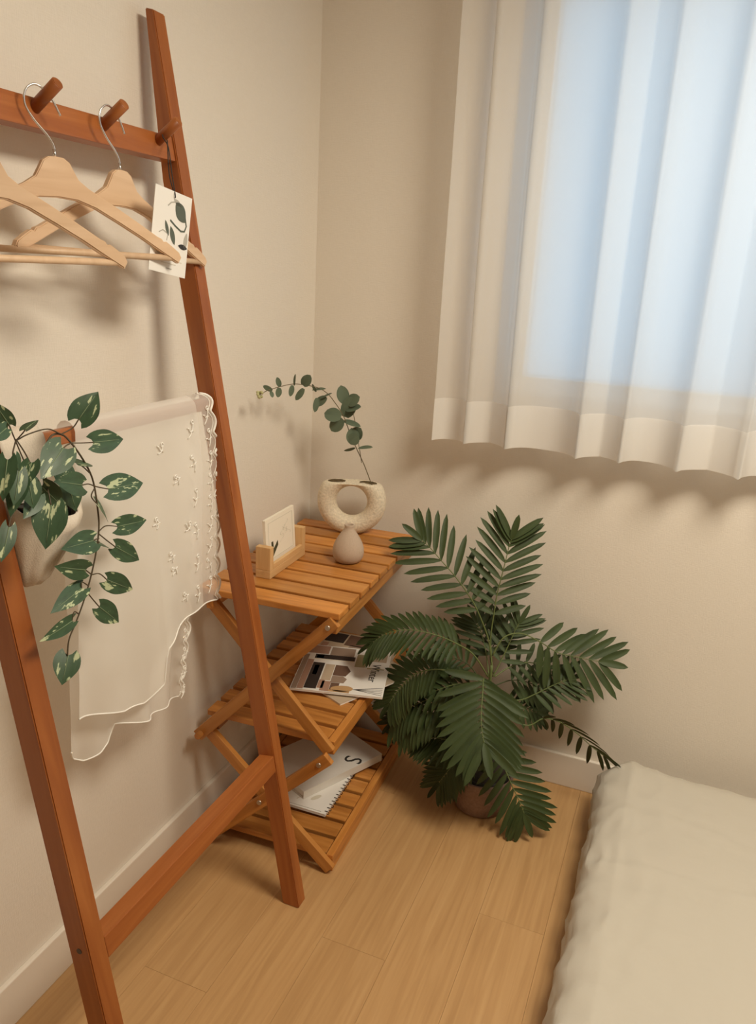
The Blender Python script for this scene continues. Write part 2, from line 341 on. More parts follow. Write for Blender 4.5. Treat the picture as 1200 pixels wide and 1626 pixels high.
EUC_LEAVES=[
 ((0.220,-0.150,0.981),(0.264,-0.156,0.993),0.018,50),
 ((0.207,-0.145,0.980),(0.177,-0.151,0.966),0.014,60),
 ((0.208,-0.155,0.992),(0.202,-0.161,1.037),0.038,0),
 ((0.203,-0.145,1.006),(0.224,-0.151,1.038),0.039,20),
 ((0.217,-0.160,1.021),(0.202,-0.166,0.992),0.035,-10),
 ((0.175,-0.155,1.054),(0.228,-0.161,1.047),0.021,30),
 ((0.176,-0.170,1.063),(0.146,-0.176,1.024),0.038,0),
 ((0.177,-0.180,1.068),(0.128,-0.186,1.076),0.041,-5),
 ((0.176,-0.150,1.064),(0.199,-0.156,1.123),0.042,0),
 ((0.179,-0.150,1.085),(0.223,-0.156,1.100),0.028,35),
 ((0.175,-0.155,1.103),(0.165,-0.161,1.151),0.035,0),
 ((0.182,-0.150,1.103),(0.218,-0.156,1.125),0.035,10),
 ((0.140,-0.200,1.122),(0.106,-0.206,1.094),0.024,10),
 ((0.120,-0.215,1.119),(0.118,-0.221,1.080),0.017,10),
 ((0.122,-0.200,1.114),(0.158,-0.206,1.137),0.014,60),
 ((0.122,-0.225,1.137),(0.111,-0.231,1.157),0.010,50),
 ((0.108,-0.220,1.140),(0.150,-0.226,1.150),0.014,45),
 ((0.105,-0.270,1.157),(0.128,-0.276,1.186),0.028,0),
 ((0.107,-0.270,1.149),(0.087,-0.276,1.116),0.017,10),
 ((0.095,-0.300,1.159),(0.099,-0.306,1.190),0.011,60),
 ((0.092,-0.305,1.160),(0.090,-0.311,1.131),0.015,20),
 ((0.080,-0.350,1.160),(0.075,-0.356,1.184),0.014,0),
 ((0.081,-0.355,1.158),(0.081,-0.361,1.134),0.016,10),
 ((0.078,-0.385,1.154),(0.054,-0.391,1.164),0.013,20),
 ((0.071,-0.380,1.151),(0.080,-0.386,1.137),0.011,20),
]
FRONDS=[
 ([(0.666,-0.205,0.438),(0.647,-0.200,0.516),(0.609,-0.205,0.598),(0.580,-0.210,0.641),(0.543,-0.215,0.685),(0.503,-0.220,0.724),(0.470,-0.225,0.757),(0.449,-0.230,0.774)],2,0.104,11,(0.30,-0.85,0.45)),
 ([(0.666,-0.205,0.438),(0.652,-0.195,0.516),(0.653,-0.190,0.588),(0.655,-0.185,0.642),(0.660,-0.180,0.686),(0.666,-0.175,0.734),(0.671,-0.170,0.778),(0.675,-0.170,0.799)],2,0.104,11,(0.30,-0.85,0.45)),
 ([(0.659,-0.210,0.410),(0.618,-0.230,0.476),(0.576,-0.260,0.513),(0.522,-0.290,0.540),(0.457,-0.310,0.548),(0.403,-0.330,0.534),(0.367,-0.340,0.504)],2,0.080,10,(0.10,-0.50,0.85)),
 ([(0.664,-0.205,0.476),(0.687,-0.190,0.527),(0.729,-0.170,0.539),(0.779,-0.150,0.516),(0.825,-0.130,0.487),(0.875,-0.120,0.481),(0.933,-0.110,0.477)],3,0.116,8,(0.20,-0.80,0.55)),
 ([(0.669,-0.200,0.408),(0.683,-0.180,0.450),(0.697,-0.160,0.497),(0.708,-0.150,0.537),(0.715,-0.145,0.555)],1,0.079,7,(0.30,-0.85,0.45)),
 ([(0.657,-0.190,0.399),(0.637,-0.160,0.448),(0.615,-0.140,0.496),(0.595,-0.130,0.523)],1,0.078,7,(0.30,-0.85,0.45)),
 ([(0.690,-0.210,0.360),(0.743,-0.190,0.350),(0.785,-0.170,0.370),(0.827,-0.150,0.398),(0.860,-0.140,0.417)],2,0.076,7,(0.20,-0.70,0.70)),
 ([(0.696,-0.215,0.315),(0.774,-0.200,0.286),(0.815,-0.180,0.307),(0.857,-0.160,0.298),(0.904,-0.140,0.265),(0.949,-0.120,0.222),(0.982,-0.115,0.201)],2,0.079,8,(0.10,0.75,0.65)),
 ([(0.664,-0.215,0.394),(0.656,-0.250,0.423),(0.665,-0.290,0.404),(0.675,-0.330,0.372),(0.687,-0.360,0.340),(0.701,-0.380,0.315)],1,0.128,12,(0.15,-0.80,0.60)),
 ([(0.657,-0.215,0.393),(0.598,-0.250,0.420),(0.535,-0.280,0.436),(0.480,-0.300,0.418),(0.441,-0.310,0.371),(0.417,-0.320,0.323)],2,0.085,9,(0.00,-0.75,0.65)),
 ([(0.666,-0.200,0.168),(0.632,-0.240,0.202),(0.593,-0.270,0.224),(0.551,-0.280,0.228),(0.516,-0.285,0.221)],1,0.080,7,(0.00,-0.60,0.80)),
 ([(0.687,-0.220,0.236),(0.714,-0.250,0.218),(0.743,-0.270,0.180),(0.773,-0.285,0.139),(0.798,-0.295,0.106),(0.811,-0.300,0.083)],1,0.099,11,(0.25,-0.85,0.45)),
 ([(0.659,-0.220,0.386),(0.618,-0.250,0.400),(0.576,-0.270,0.394),(0.536,-0.285,0.374)],1,0.072,6,(0.00,-0.70,0.70)),
 ([(0.675,-0.205,0.412),(0.705,-0.170,0.431),(0.745,-0.140,0.442),(0.782,-0.120,0.434),(0.814,-0.110,0.417)],1,0.077,7,(0.20,-0.70,0.70)),
 ([(0.661,-0.205,0.200),(0.631,-0.250,0.185),(0.599,-0.280,0.154),(0.570,-0.300,0.104)],1,0.080,7,(0.00,-0.70,0.70)),
 ([(0.660,-0.210,0.263),(0.610,-0.240,0.306),(0.553,-0.270,0.318),(0.500,-0.290,0.287),(0.459,-0.300,0.237)],1,0.086,7,(0.00,-0.65,0.75)),
 ([(0.658,-0.210,0.322),(0.594,-0.230,0.343),(0.531,-0.260,0.338),(0.470,-0.280,0.305),(0.424,-0.290,0.250)],1,0.087,7,(0.00,-0.60,0.80)),
]
INNER=[
 ([(0.656,-0.200,0.356),(0.605,-0.190,0.416),(0.559,-0.200,0.438),(0.521,-0.220,0.433)],1,0.080,8,(0.00,-0.60,0.80)),
 ([(0.663,-0.200,0.338),(0.624,-0.220,0.338),(0.578,-0.240,0.306),(0.545,-0.250,0.253)],1,0.080,8,(0.00,-0.70,0.70)),
 ([(0.670,-0.200,0.260),(0.636,-0.220,0.242),(0.602,-0.240,0.193),(0.580,-0.250,0.137)],1,0.078,8,(0.00,-0.70,0.70)),
 ([(0.670,-0.190,0.374),(0.713,-0.150,0.384),(0.761,-0.120,0.372),(0.803,-0.100,0.343)],1,0.074,8,(0.20,-0.70,0.70)),
 ([(0.673,-0.190,0.335),(0.715,-0.170,0.332),(0.756,-0.150,0.312),(0.790,-0.140,0.300)],1,0.063,7,(0.20,-0.70,0.70)),
 ([(0.666,-0.180,0.407),(0.642,-0.130,0.436),(0.654,-0.110,0.485),(0.660,-0.100,0.505)],1,0.075,8,(0.30,-0.85,0.45)),
]

# ================================================================== the room
RX, RY, RZ = 2.62, -3.1, 2.34
fl = struct(boxat('floor', (-0.12, RY - 0.12, -0.06), (RX + 0.12, 0.12, -0.004), M['gap']))
PW, PL = 0.155, 1.22
i = 0; x = 0.0
while x < RX - 1e-6:
    w = min(PW, RX - x); y = 0.0 + (0.62, 0.17, 0.95, 0.40, 1.10)[i % 5] - PL
    y0 = 0.0
    segs = [(0.0, y)] if y < 0 else []
    yy = y if y < 0 else 0.0
    while yy > RY: segs.append((yy, max(RY, yy - PL))); yy -= PL
    for a, b_ in segs:
        bar('plank', (x + w / 2, b_ + 0.0002, -0.004), (x + w / 2, a - 0.0002, -0.004), w - 0.0004, 0.008, (1, 0, 0), M['floor'], fl, 0.0003)
    x += PW; i += 1
struct(boxat('ceiling', (-0.12, RY - 0.12, RZ), (RX + 0.12, 0.12, RZ + 0.1), M['ceiling']))
struct(boxat('wall_left', (-0.12, RY - 0.12, 0.0), (0.0, 0.12, RZ), M['wall']))
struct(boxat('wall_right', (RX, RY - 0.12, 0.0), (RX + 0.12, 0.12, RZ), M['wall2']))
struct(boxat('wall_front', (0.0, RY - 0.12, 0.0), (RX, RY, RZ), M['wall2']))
WX0, WX1, WZ0, WZ1 = 0.575, 2.05, 1.155, 2.16
bm = bmesh.new()
for mn, mx in [((0, 0, 0), (RX, 0.12, WZ0)), ((0, 0, WZ1), (RX, 0.12, RZ)), ((0, 0, WZ0), (WX0, 0.12, WZ1)), ((WX1, 0, WZ0), (RX, 0.12, WZ1))]:
    r = bmesh.ops.create_cube(bm, size=1.0)
    for v in r['verts']: v.co = Vector([a + (b_ - a) * (c + 0.5) for a, b_, c in zip(mn, mx, v.co)])
struct(obj('wall_back', mesh_of(bm), M['wall']))
BH, BT = 0.105, 0.012
def baseboard(name, mn, mx): struct(boxat(name, mn, mx, M['base'], None, 0.003))
baseboard('baseboard_left', (0, RY, 0), (BT, 0, BH)); baseboard('baseboard_back', (BT, -BT, 0), (RX - BT, 0, BH))
baseboard('baseboard_right', (RX - BT, RY, 0), (RX, 0, BH)); baseboard('baseboard_front', (BT, RY, 0), (RX - BT, RY + BT, BH))
# window set in the back wall
wn = thing('window_1', 'white framed sliding window with frosted panes behind the sheer curtain', 'window', (WX0, 0.06, WZ0)); wn['kind'] = 'structure'
del wn['category']
fw = 0.045
boxat('frame', (WX0, 0.03, WZ0), (WX1, 0.11, WZ0 + fw), M['frame'], wn, 0.003); boxat('frame', (WX0, 0.03, WZ1 - fw), (WX1, 0.11, WZ1), M['frame'], wn, 0.003)
boxat('frame', (WX0, 0.03, WZ0 + fw), (WX0 + fw, 0.11, WZ1 - fw), M['frame'], wn, 0.003); boxat('frame', (WX1 - fw, 0.03, WZ0 + fw), (WX1, 0.11, WZ1 - fw), M['frame'], wn, 0.003)
mx_ = (WX0 + WX1) / 2
boxat('stile', (mx_ - 0.035, 0.035, WZ0 + fw), (mx_ + 0.035, 0.1, WZ1 - fw), M['frame'], wn, 0.003)
boxat('pane', (WX0 + fw, 0.072, WZ0 + fw), (mx_ - 0.035, 0.076, WZ1 - fw), M['glass'], wn); boxat('pane', (mx_ + 0.035, 0.072, WZ0 + fw), (WX1 - fw, 0.076, WZ1 - fw), M['glass'], wn)

# ceiling lamp (the room's light, above the frame)
cl = thing('ceiling_lamp', 'round white ceiling lamp glowing warm above the bed', 'lamp', (LAMP_X, LAMP_Y, RZ))
V, F = lathe([(0.0, 0.0), (LAMP_R + 0.02, 0.0), (LAMP_R + 0.02, -0.03), (LAMP_R, -0.032)], 48); obj('shell', pd(V, F, True), M['shell'], cl, T(LAMP_X, LAMP_Y, RZ))
V, F = lathe([(LAMP_R, -0.034), (LAMP_R * 0.95, -0.055), (LAMP_R * 0.7, -0.07), (LAMP_R * 0.3, -0.078), (0.0, -0.08)], 48); obj('diffuser', pd(V, F, True), M['lamp'], cl, T(LAMP_X, LAMP_Y, RZ))

# ------------------------------------------------------------------ curtain
ct = thing('curtain', 'white sheer curtain with deep hem hanging in folds over the window', 'curtain', (1.25, -0.09, 2.2))
PK = [0.425, 0.513, 0.625, 0.807, 0.912, 1.048, 1.186, 1.315, 1.46, 1.585, 1.73, 1.86, 2.0, 2.12, 2.22]
DP = [0.045, 0.06, 0.075, 0.06, 0.07, 0.07, 0.075, 0.065, 0.07, 0.06, 0.07, 0.06, 0.07, 0.06]
def fold_path(off=0.0, zf=0.0):
    out = []
    for i in range(len(PK) - 1):
        a, b_ = PK[i], PK[i + 1]; n = 14; sk = 0.28 if i % 2 else -0.18
        for j in range(n + (1 if i == len(PK) - 2 else 0)):
            t = j / n; s = math.sin(math.pi * t) ** 0.62
            xx = a + (b_ - a) * (t + sk * math.sin(math.pi * t) * 0.35 * math.sin(2 * math.pi * t))
            xx += 0.010 * math.sin(7 * xx) * zf
            out.append((xx, -0.132 + DP[i] * s * (1 - 0.25 * zf) - off))
    return out
def curtain_mesh(z0, z1, nz, off, thick=None):
    V, F = [], []; n = None
    for k in range(nz + 1):
        z = z0 + (z1 - z0) * k / nz; zf = (z - 1.03) / 1.17
        P = fold_path(off, zf); n = len(P)
        for (x, y) in P:
            dz = 0.004 * noise.noise(Vector((x * 6, 0, 3))) if k == 0 else 0
            V.append((x, y + 0.006 * noise.noise(Vector((x * 5, 1, z * 2.2))), z + dz))
    for k in range(nz):
        for j in range(n - 1): a = k * n + j; F.append((a, a + 1, a + n + 1, a + n))
    c = Vector((1.25, -0.09, 2.2)); V = [Vector(v) - c for v in V]
    return pd(V, F, True)
obj('curtain_panel', curtain_mesh(1.028, 2.2, 30, 0.0), M['curtain'], ct, T(1.25, -0.09, 2.2))
obj('hem', curtain_mesh(1.026, 1.138, 4, 0.0025), M['hem'], ct, T(1.25, -0.09, 2.2))
side = [(0.4245, -0.1335, 1.027), (0.4245, -0.1335, 2.2)]
cr = thing('curtain_rail', 'white curtain rail fixed to the wall above the window', 'curtain rail', (1.3, -0.02, 2.21))
rod('rail', (0.40, -0.09, 2.215), (2.26, -0.09, 2.215), 0.011, M['frame'], cr)
for xx in (0.46, 1.3, 2.2): boxat('bracket', (xx - 0.012, -0.1, 2.2), (xx + 0.012, 0.0, 2.232), M['frame'], cr, 0.002)

# ================================================================== the bed on the floor
bd = thing('floor_mattress', 'low mattress with white bedding lying on the floor below the window', 'mattress', (1.5, -1.05, 0))
hx, hy, hz, rr = 0.515, 0.985, 0.098, 0.085
bm = bmesh.new(); bmesh.ops.create_cube(bm, size=2.0); bmesh.ops.subdivide_edges(bm, edges=list(bm.edges), cuts=130, use_grid_fill=True)
for v in bm.verts:
    p_ = Vector((v.co.x * hx, v.co.y * hy, v.co.z * hz)); q = Vector((max(-hx + rr, min(hx - rr, p_.x)), max(-hy + rr, min(hy - rr, p_.y)), max(-hz + rr, min(hz - rr, p_.z))))
    d = p_ - q
    if d.length > 1e-6:
        d.normalize(); p_ = q + d * rr
    w = Vector((p_.x + 1.5, p_.y - 1.05, p_.z))
    nrm = d if d.length > 0.5 else Vector((0, 0, 1))
    k = 0.009 * noise.noise(w * 3.2) + 0.004 * noise.noise(Vector((w.x * 9, w.y * 6, w.z * 9)))
    edge = math.exp(-((p_.x + hx) / 0.16) ** 2)
    rid = 1 - abs(noise.noise(Vector((w.x * 5 + 2, w.y * 17 + 3 * w.x, w.z * 6)))) * 3.0
    rid2 = 1 - abs(noise.noise(Vector((w.x * 16, w.y * 11 - 4 * w.x, w.z * 14 + 5)))) * 3.2
    k += (0.0022 + 0.0042 * edge) * max(0, rid) + (0.0016 + 0.0040 * edge) * max(0, rid2)
    k += edge * 0.004 * noise.noise(Vector((0, w.y * 4, 1.7)))
    seam = math.exp(-((p_.x + hx - 0.075) / 0.006) ** 2) * (0.5 + 0.5 * noise.noise(Vector((1, w.y * 9, 0)))) * 0.004
    cre = math.exp(-((w.y + 0.30 + 0.16 * (w.x - 1.0) + 0.03 * noise.noise(Vector((w.x * 6, 0, 7)))) / 0.012) ** 2) * 0.005 + math.exp(-((w.y + 0.555 - 0.12 * (w.x - 1.0) + 0.04 * noise.noise(Vector((w.x * 5, 4, 7)))) / 0.014) ** 2) * 0.006
    p_ = p_ + nrm * (k + seam) + Vector((0, 0, 1)) * (cre if nrm.z > 0.3 else 0)
    if p_.z < -hz: p_.z = -hz
    v.co = p_
obj('quilt', mesh_of(bm, smooth=True), M['cotton'], bd, T(1.5, -1.05, hz + 0.001))
V = []; 
pts = []
for i in range(60):
    y = -2.0 + 1.92 * i / 59
    pts.append((0.985 + 0.004 * noise.noise(Vector((0, y * 7, 2))), y, 0.028 + 0.008 * noise.noise(Vector((3, y * 6, 0)))))
tube('piping', pts, 0.0035, M['cotton'], bd, 6, None, 1)

# ================================================================== leaning rack
LA, LB_ = 0.3793, -0.18008                      # front plane: x = LA + LB_ * z
def lx(z, d=0.0): return LA + LB_ * z - d
ca = math.atan(0.18008); AX = Vector((math.cos(ca), 0, math.sin(ca)))   # outward normal of the front plane
rk = thing('leaning_rack', 'tall reddish wooden ladder rack with pegs leaning on the wall', 'clothes rack', (0.33, -1.05, 0))
LEGY = ((-0.770, -0.735), (-1.362, -1.326))
for (y0, y1) in LEGY:
    H = 1.892; dp = 0.042
    prof = [(lx(0), 0), (lx(H - 0.004), H - 0.004), (lx(H - 0.004) - 0.018, H), (lx(1.62) - dp, 1.62), (0.0 + lx(0) - dp, 0.0)]
    prof[2] = (max(0.018, prof[2][0]), H); prof[3] = (lx(1.60) - dp, 1.60)
    # local frame: z along the leg so that the grain runs along it
    fm = frame_along((lx(0), (y0 + y1) / 2, 0), (lx(H), (y0 + y1) / 2, H), (1, 0, 0)); inv = fm.inverted()
    bm = bmesh.new(); a = [bm.verts.new(inv @ Vector((x, y0, z))) for x, z in prof]; c = [bm.verts.new(inv @ Vector((x, y1, z))) for x, z in prof]
    bm.faces.new(a); bm.faces.new(list(reversed(c)))
    for i in range(5): bm.faces.new([a[i], a[(i + 1) % 5], c[(i + 1) % 5], c[i]])
    bmesh.ops.recalc_face_normals(bm, faces=bm.faces); bmesh.ops.bevel(bm, geom=list(bm.edges), offset=0.0018, segments=2, affect='EDGES')
    obj('leg', mesh_of(bm), M['rack'], rk, fm)
def cross(name, z, h, d, inset, y0=-1.326, y1=-0.770):
    c = Vector((lx(z), 0, z)) - AX * (inset + d / 2)
    return bar(name, (c.x, y0, c.z), (c.x, y1, c.z), d, h, AX, M['rack'], rk, 0.002)
pr = cross('peg_rail', 1.655, 0.044, 0.022, 0.004)
cross('towel_bar', 1.183, 0.024, 0.024, 0.010); cross('stretcher', 0.378, 0.040, 0.036, 0.001)
PEGA = 0.60; PD = Vector((math.cos(PEGA), 0, math.sin(PEGA)))
for py in (-0.815, -0.962, -1.110, -1.257):
    b0 = Vector((lx(1.66) - 0.008, py, 1.66)); rod('peg', b0, b0 + PD * (0.078 if py < -1.2 else 0.060), 0.0092, M['rack'], pr, 18, 0.0012)
for sy, sz in ((-1.3622, 0.395),):
    c = Vector((lx(sz) - 0.02, sy, sz)); rod('screw', c + Vector((0, 0.002, 0)), c + Vector((0, -0.0008, 0)), 0.005, M['darkmetal'], rk, 12)

# ------------------------------------------------------------------ wooden hangers
def hanger_mesh(L, drop):
    # outline (u, w): u to the right, w up from the neck top
    top = [(0.0, 0.0), (0.012, -0.001), (0.021, -0.007), (0.027, -0.018), (0.034, -0.030), (0.05, -0.041), (0.09, -0.061), (0.13, -0.082), (0.17, -0.104), (0.178, -0.107), (0.182, -0.112), (0.187, -0.111), (0.198, -0.118), (L - 0.004, -drop + 0.006), (L, -drop - 0.002)]
    bot = [(L - 0.006, -drop - 0.012), (0.18, -0.130), (0.14, -0.108), (0.10, -0.088), (0.06, -0.069), (0.03, -0.060), (0.0, -0.058)]
    R = top + bot; P = R + [(-u, w) for u, w in reversed(R[1:-1])]
    bm = bmesh.new(); th = 0.0062
    def cv(u): return -0.16 * u * u / 0.22 * 0.5      # ends bend gently forward
    a = [bm.verts.new((th - cv(u) * 0.0, u, w)) for u, w in P]; c = [bm.verts.new((-th, u, w)) for u, w in P]
    bm.faces.new(a); bm.faces.new(list(reversed(c)))
    n = len(P)
    for i in range(n): bm.faces.new([a[i], a[(i + 1) % n], c[(i + 1) % n], c[i]])
    bmesh.ops.recalc_face_normals(bm, faces=bm.faces)
    big = [f for f in bm.faces if len(f.verts) > 4]
    es = set(e for f in big for e in f.edges); bmesh.ops.bevel(bm, geom=list(es), offset=0.0016, segments=2, affect='EDGES')
    big = [f for f in bm.faces if len(f.verts) > 8]; bmesh.ops.triangulate(bm, faces=big)
    return mesh_of(bm)
HM = hanger_mesh(0.216, 0.134)
HOOK = [(0, 0, -0.008), (0, 0, 0.012), (0, -0.008, 0.027), (0, -0.028, 0.047), (0, -0.040, 0.066), (0, -0.038, 0.084), (0, -0.025, 0.0945), (0, -0.010, 0.0905), (0, 0.002, 0.078), (0, 0.013, 0.058)]
def hanger(label, x, y, z, yaw, roll=0.0):
    m = T(x, y, z) @ Matrix.Rotation(-yaw, 4, 'Z') @ Matrix.Rotation(roll, 4, 'X')
    t = thing('wooden_hanger', label, 'clothes hanger', group='pale wooden hangers on the rack pegs', m=m)
    obj('body', HM, M['hanger'], t, m)
    tube('hook', HOOK, 0.0017, M['metal'], t, 8, None, 6, m); rod('ferrule', (0, 0, -0.002), (0, 0, 0.010), 0.0026, M['metal'], t, 10, 0, m)
    rod('trouser_bar', (0, -0.206, -0.137), (0, 0.206, -0.137), 0.0052, M['hanger'], t, 14, 0, m)
    return t
hanger('pale wooden hanger nearest the right leg of the rack', 0.102, -0.957, 1.594, 0.115, -0.02)
hanger('pale wooden hanger in the middle whose tip crosses the botanical card', 0.104, -1.107, 1.594, 0.37)
hanger('leftmost pale wooden hanger with its hook out of the picture', 0.136, -1.276, 1.580, 0.28, 0.01)

# ------------------------------------------------------------------ botanical card on a cord
cTL = Vector((0.166, -0.946, 1.575)); cTR = Vector((0.166, -0.844, 1.561)); cBL = Vector((0.160, -0.920, 1.437))
ux = (cTR - cTL).normalized(); vz = (cTL - cBL).normalized(); vz = (vz - ux * vz.dot(ux)).normalized(); nz_ = ux.cross(vz)
CW, CH = 0.105, 0.140
cm = Matrix(((ux.x, vz.x, nz_.x, cTL.x), (ux.y, vz.y, nz_.y, cTL.y), (ux.z, vz.z, nz_.z, cTL.z), (0, 0, 0, 1)))
cd = thing('botanical_card', 'white card with grey leaf drawings hanging from the end peg', 'card', m=cm)
obj('sheet', box(CW, CH, 0.0009, 0.0), M['paper'], cd, cm @ T(CW / 2, -CH / 2, 0))
pm = cm @ T(0, 0, 0.0006)
def cp(u, t): return (u * CW, -t * CH)
def leafpoly(u0, t0, u1, t1, w, n=9):
    a = Vector(cp(u0, t0)); b_ = Vector(cp(u1, t1)); d = b_ - a; pnl = Vector((-d.y, d.x)).normalized()
    L_ = [a + d * (i / n) + pnl * w * math.sin(math.pi * i / n) ** 0.8 for i in range(n + 1)]; R_ = [a + d * (i / n) - pnl * w * math.sin(math.pi * i / n) ** 0.8 for i in range(n - 1, 0, -1)]
    return [tuple(v) for v in L_ + R_]
def strokepoly(uts, w):
    P = [Vector(cp(u, t)) for u, t in uts]; L_, R_ = [], []
    for i, q in enumerate(P):
        d = (P[min(i + 1, len(P) - 1)] - P[max(i - 1, 0)]).normalized(); s = Vector((-d.y, d.x)) * w
        L_.append(tuple(q + s)); R_.append(tuple(q - s))
    return L_ + R_[::-1]
flat('printed_leaf', leafpoly(0.56, 0.12, 0.86, 0.32, 0.0135), M['inkgreen'], cd, pm); flat('printed_leaf', leafpoly(0.50, 0.09, 0.72, 0.15, 0.004), M['inkgrey'], cd, pm)
flat('printed_leaf', leafpoly(0.32, 0.37, 0.44, 0.54, 0.004), M['inkgreen'], cd, pm); flat('printed_leaf', leafpoly(0.47, 0.42, 0.62, 0.63, 0.0062), M['inkgreen'], cd, pm)
flat('printed_stem', strokepoly([(0.45, 0.35), (0.60, 0.40), (0.76, 0.44), (0.86, 0.43), (0.90, 0.36), (0.85, 0.27)], 0.0016), M['inkgreen'], cd, pm)
flat('printed_stem', strokepoly([(0.18, 0.53), (0.28, 0.49), (0.42, 0.52), (0.40, 0.60)], 0.0008), M['inkgrey'], cd, pm)
flat('printed_stem', strokepoly([(0.36, 0.19), (0.44, 0.14), (0.54, 0.12)], 0.0011), M['inkgrey'], cd, pm)
flat('printed_leaf', leafpoly(0.93, 0.44, 0.90, 0.66, 0.0055), M['inkgrey'], cd, pm); flat('printed_leaf', leafpoly(0.72, 0.62, 0.98, 0.63, 0.0045), M['ink'], cd, pm)
for k, (u0, u1) in enumerate([(0.22, 0.52), (0.30, 0.80), (0.28, 0.86), (0.30, 0.70)]): flat('printed_line', rect(u0 * CW, -(0.73 + 0.045 * k) * CH, u1 * CW, -(0.737 + 0.045 * k) * CH), M['inkpale'], cd, pm)
flat('printed_line', rect(0.44 * CW, -0.935 * CH, 0.60 * CW, -0.925 * CH), M['inkgrey'], cd, pm)
hole = cm @ Vector((0.5 * CW, -0.035 * CH, 0.001))
pk = Vector((lx(1.66), -0.815, 1.66)) + PD * 0.012
tube('cord', [hole + Vector((0.001, 0, -0.006)), hole + Vector((0.001, 0, 0.001)), (0.150, -0.878, 1.598), (0.120, -0.845, 1.645), (pk.x + 0.004, -0.826, 1.667), (pk.x, -0.815, pk.z + 0.011), (pk.x - 0.002, -0.805, 1.664), (0.112, -0.836, 1.640), (0.146, -0.880, 1.596), hole + Vector((-0.0012, 0.001, 0.0))], 0.0010, M['cord'], cd, 6)

# ------------------------------------------------------------------ lace cloth over the towel bar
lc = thing('lace_cloth', 'sheer white lace cloth with scalloped edge draped over the bar', 'cloth', (0.15, -1.0, 1.2))
LM = T(0.15, -1.0, 1.2)
def interp(tab, x):
    if x <= tab[0][0]: return tab[0][1]
    for (a, va), (b_, vb) in zip(tab, tab[1:]):
        if x <= b_: return va + (vb - va) * (x - a) / (b_ - a)
    return tab[-1][1]
BX, BZ, BR = 0.1445, 1.1835, 0.0195             # the bar the cloth hangs on, and the radius of the drape
def drape(s_lo, s_hi, ns, nt_, yl, yr, zb, front, ripple, off=0.0):
    """grid hanging from the bar crown; s across, t down"""
    V, F = [], []; sg = 1 if front else -1
    rows = [('arc', a) for a in (90, 60, 30, 8)] + [('t', k / nt_) for k in range(1, nt_ + 1)]
    for kind, q in rows:
        for j in range(ns + 1):
            s = s_lo + (s_hi - s_lo) * j / ns; z_end = zb(s)
            if kind == 'arc':
                a = math.radians(q); z = BZ + math.sin(a) * BR; x = BX + sg * math.cos(a) * (BR + off); t = 0.0
            else: z = BZ + (z_end - BZ) * q; x = BX + sg * (BR + off); t = q
            l, r_ = yl(z), yr(z); y = l + (r_ - l) * s
            x += ripple * t * (0.5 + t) * (math.sin(s * 9.0 + 1.0 + 2.0 * t) + 0.55 * math.sin(s * 21.0 - 3.0 * t)) + 0.002 * noise.noise(Vector((y * 18, z * 14, 3)))
            V.append(Vector((x - 0.15, y + 1.0, z - 1.2)))
    n = ns + 1
    for k in range(len(rows) - 1):
        for j in range(ns): a = k * n + j; F.append((a, a + 1, a + n + 1, a + n))
    return V, F, n, len(rows)
fyl = lambda z: interp([(0.6, -1.205), (1.2, -1.165)], z); fyr = lambda z: interp([(0.74, -0.756), (0.86, -0.766), (1.0, -0.770), (1.105, -0.777), (1.2, -0.800)], z)
fzb = lambda s: interp([(0.0, 0.690), (0.12, 0.668), (0.28, 0.638), (0.40, 0.628), (0.49, 0.655), (0.505, 0.724), (0.62, 0.742), (0.72, 0.752), (0.84, 0.752), (1.0, 0.742)], s)
fs = 0.885
V, F, n, R_ = drape(0.0, fs, 60, 40, fyl, fyr, fzb, True, 0.008); obj('front_panel', pd(V, F, True), M['lace'], lc, LM)
fb = [LM @ V[(R_ - 1) * n + j] for j in range(n)]
V, F, n, R_ = drape(fs, 1.0, 8, 40, fyl, fyr, fzb, True, 0.008); obj('lace_border', pd(V, F, True), M['net'], lc, LM)
fe = [LM @ V[k * n + n - 1] for k in range(R_)]; fb2 = [LM @ V[(R_ - 1) * n + j] for j in range(n)]; fin = [LM @ V[k * n] for k in range(R_)]
gyl = lambda z: interp([(0.55, -1.186), (0.84, -1.172), (1.2, -1.165)], z); gyr = lambda z: interp([(0.535, -0.843), (0.62, -0.830), (0.706, -0.818), (1.2, -0.806)], z)
gzb = lambda s: interp([(0.0, 0.603), (0.06, 0.572), (0.14, 0.552), (0.24, 0.551), (0.31, 0.558), (0.36, 0.588), (0.50, 0.575), (0.66, 0.556), (0.85, 0.541), (1.0, 0.535)], s)
gs = 0.86
V, F, n, R_ = drape(0.0, gs, 50, 40, gyl, gyr, gzb, False, 0.011); obj('back_panel', pd(V, F, True), M['lace'], lc, LM)
gb = [LM @ V[(R_ - 1) * n + j] for j in range(n)]
V, F, n, R_ = drape(gs, 1.0, 8, 40, gyl, gyr, gzb, False, 0.011); obj('lace_border', pd(V, F, True), M['net'], lc, LM)
ge = [LM @ V[k * n + n - 1] for k in range(R_)]; gb2 = [LM @ V[(R_ - 1) * n + j] for j in range(n)]; gin = [LM @ V[k * n] for k in range(R_)]
def resample(path, step):
    out = [path[0]]; acc = 0.0
    for a, b_ in zip(path, path[1:]):
        L = (b_ - a).length
        if L < 1e-9: continue
        while acc + L >= step:
            t = (step - acc) / L; a = a + (b_ - a) * t; out.append(a); L = (b_ - a).length; acc = 0.0
            if L < 1e-9: break
        acc += L
    out.append(path[-1]); return out
def scallop(path, period, amp, shift):
    P = resample(path, 0.003); out = []
    for i, q in enumerate(P): out.append(q + Vector((0.0008, shift + amp * abs(math.sin(math.pi * i * 0.003 / period)), 0)))
    return out
